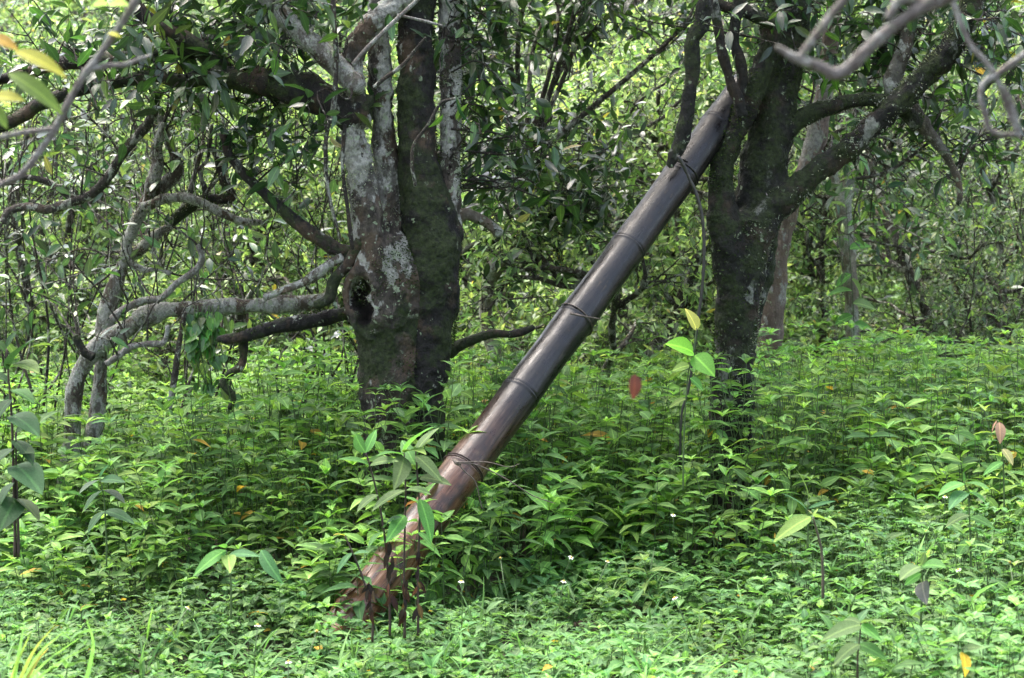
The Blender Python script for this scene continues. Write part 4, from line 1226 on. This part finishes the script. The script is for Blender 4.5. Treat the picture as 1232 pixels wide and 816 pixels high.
# vine with big rounded leaves beside the hanging vine
herb('broad_leaved_climber', 'bright rounded leaves on the black vine beside the right trunk', 7.7, [[(822, 560), (824, 500), (828, 450), (835, 420), (838, 395)]],
     [(835, 425, 800, 408, -.05, (.17, .33, .045), .85), (835, 428, 862, 452, -.1, (.09, .22, .035), .62), (830, 440, 805, 445, 0, (.15, .3, .05), .7), (838, 398, 826, 366, 0, (.38, .42, .12), .7), (830, 455, 850, 470, 0, (.12, .25, .05), .6), (826, 480, 800, 490, 0, (.08, .19, .04), .5)], G1, mat='leaf_ground')
# climber on the slender trunk
herb('climber_on_trunk', 'light green climbing leaves clinging to the slender grey trunk', 12.3, [[(1030, 470), (1028, 420), (1026, 360), (1022, 300), (1018, 250)]],
     [(1018, 250, 995, 240, 0, (.15, .3, .06), .8), (1020, 262, 1000, 270, 0, (.12, .25, .05), .8), (1022, 290, 995, 285, 0, (.1, .22, .05), .7), (1022, 300, 1052, 292, 0, (.12, .25, .05), .7), (1024, 330, 1002, 345, 0, (.1, .2, .05), .7),
      (1024, 335, 1042, 360, 0, (.15, .28, .06), .7), (1025, 350, 990, 352, 0, (.1, .22, .05), .6), (1026, 365, 1060, 370, 0, (.15, .3, .08), .6), (1026, 380, 1000, 390, 0, (.1, .2, .05), .7), (1027, 390, 1055, 395, 0, (.1, .22, .05), .7),
      (1028, 410, 1000, 412, 0, (.06, .15, .05), .6), (1028, 412, 1058, 420, 0, (.07, .16, .05), .6), (1028, 420, 1050, 435, 0, (.08, .18, .05), .6), (1020, 272, 1040, 262, 0, (.1, .22, .05), .7)], G1, mat='leaf_ground', cat='climber')

# arching grass blades bottom left
gt = empty('grass_tuft', P(22, 812, 4.9), 'yellowing arching grass tuft in the bottom left corner', 'grass tuft')
gt.location[2] = float(ground(gt.location[0], 4.9))
for (x0, y0, x1, y1, x2, y2, c) in [(15, 840, 40, 785, 66, 753, (.15, .20, .06)), (20, 840, 45, 790, 75, 762, (.12, .24, .08)), (12, 840, 22, 790, 30, 745, (.10, .22, .08)), (18, 840, 52, 800, 100, 765, (.12, .25, .08)),
                                    (22, 840, 42, 800, 58, 780, (.20, .18, .07)), (25, 840, 60, 805, 112, 775, (.10, .2, .07)), (10, 840, 20, 800, 38, 760, (.16, .24, .07)), (98, 840, 112, 780, 104, 745, (.1, .22, .07))]:
    q = catmull([P(x0, y0, 4.9), P(x1, y1, 4.88), P(x2, y2, 4.85)], 6)
    wv = np.interp(np.linspace(0, 1, len(q)), [0, .3, 1], [.004, .005, .0006])
    vs = []
    for p, w_ in zip(q, wv): vs += [p + (-w_, 0, .001), p + (0, .001, -.0015), p + (w_, 0, .001)]
    fs = []
    for i in range(len(q) - 1):
        for j in (0, 1): fs.append((i * 3 + j, i * 3 + j + 1, i * 3 + j + 4, i * 3 + j + 3))
    me = bpy.data.meshes.new('blade'); me.from_pydata([tuple(p) for p in vs], [], fs)
    at = me.attributes.new('tint', 'FLOAT_COLOR', 'POINT'); at.data.foreach_set('color', np.tile((*c, 1), len(vs)).astype(np.float32))
    me.polygons.foreach_set('use_smooth', np.ones(len(fs), bool)); me.materials.append(M['leaf_ground'])
    link('blade', me, gt)

# small white flowers over the herbs
fl = empty('white_flower', (0, 0, 0), 'tiny white daisy like flower standing just above the low herbs', 'flower', 'small white flowers in the low herbs')
TB = Tubes(); TB.add([(0, 0, -.12), (.004, 0, -.06), (0, 0, 0)], .0012, 5)
m_ = TB.mesh('stem', M['stem']); m_['local'] = 1; link('stem', m_, fl)
TB = Tubes(); TB.add([(0, 0, -.001), (0, 0, .002), (0, 0, .0035)], (.0028, .0034, .0015), 8); m_ = TB.mesh('disc', M['disc']); m_['local'] = 1; link('disc', m_, fl)
pm = None
for j in range(5):
    if pm is None:
        pm = leaf_mesh('petal', [[0, 0, 0]], [[0, 1, .15]], [[0, 0, 1]], [.0075], [.75], [(.8, .8, .8)], RICH, M['petal']); pm['local'] = 1
    o = bpy.data.objects.new('petal', pm); C.objects.link(o); o.parent = fl; o.rotation_euler = (0, 0, j * 2 * math.pi / 5)
fpos = [(602, 672, 6.6), (687, 671, 6.7), (678, 700, 6.2), (731, 676, 6.7), (812, 720, 5.8), (1153, 686, 6.3), (1137, 598, 7.2), (226, 732, 5.6), (310, 753, 5.4), (555, 700, 6.2), (347, 797, 5.1), (1215, 677, 6.3), (381, 760, 5.3), (810, 620, 7.4)]
flab = ['tiny white flower a little right of the pole foot, left one of two', 'tiny white flower in line with the middle of the pole, right of the pole foot', 'tiny white flower low in front of the dark weeds', 'tiny white flower below the gap between pole and forked tree',
        'tiny white flower lowest under the forked tree', 'tiny white flower beside the drooping leaved weed', 'tiny white flower high in the weeds near the right edge', 'tiny white flower below the lance leaved seedling',
        'tiny white flower far left of the pole foot in the low herbs', 'tiny white flower close behind the pole foot', 'tiny white flower at the bottom edge left of the pole', 'tiny white flower nearest the right edge',
        'tiny white flower between the grass tuft and the pole foot', 'tiny white flower in the dark weeds below the hanging vine']
for i, (x, y, D) in enumerate(fpos):
    loc = P(x, y, D)
    o = fl if i == 0 else copy_tree(fl, (0, 0, 0), 0, 1, fl['label'])
    o['label'] = flab[i]
    o.location = loc; o.rotation_euler = (rng.normal(.4, .2), rng.normal(0, .2), rng.uniform(0, 6)); o.scale = (1.2,) * 3

# a withered leaf caught in mid fall / on a spider thread
b = P(763, 466, 3.6)
lf = leaf_mesh('hanging_dry_leaf', [b + (0, 0, .022)], [(0.05, -.3, -1)], [(.5, -1, .3)], [.042], [.6], [(.10, .032, .022)], RICH, M['leaf_dry'])
tag(link('hanging_dry_leaf', lf), 'blurred red brown dry leaf hanging in the air right of the pole', 'leaf')
herb('withering_weed', 'weed with curled pale tan dead leaves at the right edge', 7.2, [[(1208, 600), (1207, 560), (1204, 520), (1200, 505)]],
     [(1202, 508, 1205, 536, -.05, (.22, .18, .10), .5, 1), (1200, 506, 1190, 522, 0, (.2, .15, .08), .4, 1), (1206, 540, 1222, 560, -.05, (.25, .2, .12), .5, 1), (1207, 556, 1180, 570, -.05), (1207, 566, 1232, 580, -.05)], G1, Wd=.3)

# ---------------------------------------------------------------- blurred branches close to the camera
def near_branch(label, D, lines, leaves=(), mat='twig_pale'):
    b = lines[0][0]
    t = empty('near_branch', P(b[0], b[1], D), label, 'branch')
    for l in lines:
        c, r = px_line(l, D, 6); r = r * .85; TB = Tubes(); TB.add(c, r, 12, rough=.2, freq=40)
        link('branch', TB.mesh('branch', M[mat]), t)
    for (x, y, tx, ty, c, w) in leaves:
        p, d, L = P_leaf(x, y, D, tx, ty, -.02)
        single_leaves(t, [np.concatenate([p, nz(d), nz((.1, -.7, .7)), [L], [w], c])], M['leaf_ground'], RICH)

near_branch('pale blurred forked branch hanging across the top right', 2.7,
            [[(1230, -60, 13), (1160, -15, 12), (1115, 5, 11), (1090, 22, 9), (1062, 42, 9), (1035, 68, 9), (1018, 84, 9), (1002, 88, 9), (985, 80, 8), (962, 72, 7), (946, 64, 6), (934, 56, 4)],
             [(1030, -25, 6), (1015, 0, 6), (1000, 18, 6), (985, 38, 6), (972, 56, 6), (962, 70, 7)], [(1115, 5, 8), (1085, 0, 8), (1068, 22, 6)]])
near_branch('thin blurred bent twig at the top right edge', 3.2,
            [[(1130, -40, 4), (1146, 0, 4), (1156, 28, 4), (1168, 55, 4), (1186, 75, 4), (1198, 92, 3.5), (1210, 125, 3.5), (1216, 145, 4)],
             [(1260, 50, 5), (1232, 66, 5), (1205, 86, 5), (1184, 100, 4.5), (1180, 118, 4), (1186, 140, 4), (1190, 155, 4), (1205, 162, 4), (1225, 162, 4)], [(1205, 105, 6), (1215, 125, 7), (1222, 150, 6), (1226, 165, 3)]])
near_branch('pale blurred twig with yellowing leaves at the top left', 3.4,
            [[(185, -50, 6), (163, 0, 6), (140, 38, 5), (118, 68, 5), (100, 92, 5), (84, 120, 5), (68, 152, 5), (48, 182, 5), (25, 210, 5), (0, 222, 4), (-30, 235, 4)],
             [(100, 86, 4), (125, 80, 4), (150, 78, 4), (166, 72, 3), (182, 66, 2)], [(66, 155, 4), (40, 158, 4), (0, 165, 4), (-30, 170, 4)]],
            [(18, 62, 78, 84, (.22, .27, .04), .3), (10, 88, 75, 128, (.08, .17, .04), .32), (-10, 118, 26, 116, (.28, .20, .04), .5), (-12, 45, 20, 55, (.30, .15, .03), .5), (110, 8, 128, 2, (.3, .4, .05), .6), (132, 6, 152, 3, (.3, .45, .05), .6), (-15, 125, 8, 150, (.08, .16, .04), .5), (130, 40, 144, 42, (.4, .42, .05), .4)])


# ---------------------------------------------------------------- thin bare stemmed shrubs in front of the grove
def bare_shrub(label, x0, x1, D, k, ytop, lean=0.0, pal=PAL_MID):
    t = empty('thin_stemmed_shrub', P((x0 + x1) / 2, 500, D), label, 'shrub')
    t.location[2] = float(ground(t.location[0], D))
    TW, LV = Tubes(), Leaves()
    for i in range(k):
        xb = (x0 + x1) / 2 + rng.normal(0, (x1 - x0) * .12)
        b = P(xb, 500, D + rng.normal(0, .12)); b[2] = t.location[2] - .03
        x = rng.uniform(x0, x1); tip = P(x, ytop + rng.normal(0, 40), D + rng.normal(0, .2))
        mids = [b + (tip - b) * f + rng.normal(0, .11, 3) * (1, 1, .3) for f in (.25, .5, .75)]
        mids[0] = mids[0] * (1, 1, 1)
        q = catmull([b] + mids + [tip], 5)
        r0 = rng.uniform(.004, .010)
        TB = Tubes(); TB.add(q, np.linspace(r0, .0022, len(q)), 6)
        link('stem', TB.mesh('stem', M['twig' if rng.uniform() < .6 else 'twig_dark']), t)
        sub_twigs(TW, LV, q, r0 * .6, 6, .22, 2, .075, .42, pal, .3, up=.3, wander=.28, sides=3)
    o = link('twigs', TW.mesh('twigs', M['twig']), t); o['kind'] = 'stuff'
    o = link('crown', LV.mesh('crown', HI, M['leaf_tea']), t); o['kind'] = 'stuff'

bare_shrub('thin dark stemmed shrub at the left edge behind the blurred twig', -20, 60, 9.6, 7, 90)
bare_shrub('thin upright shrub stems between the left edge and the crooked tree', 60, 140, 10.0, 9, 150)
bare_shrub('thin twiggy shrub right behind the top of the crooked tree', 200, 300, 10.2, 8, 130)
bare_shrub('thin stems rising just left of the thick lichened trunk', 330, 420, 9.8, 9, 160)
bare_shrub('grey twiggy shrub right of the slender trunk', 1070, 1190, 12.5, 4, 290, pal=PAL_GREY)
bare_shrub('grey twiggy shrub at the right edge under the blurred twig', 1190, 1290, 11.5, 6, 220, pal=PAL_GREY)
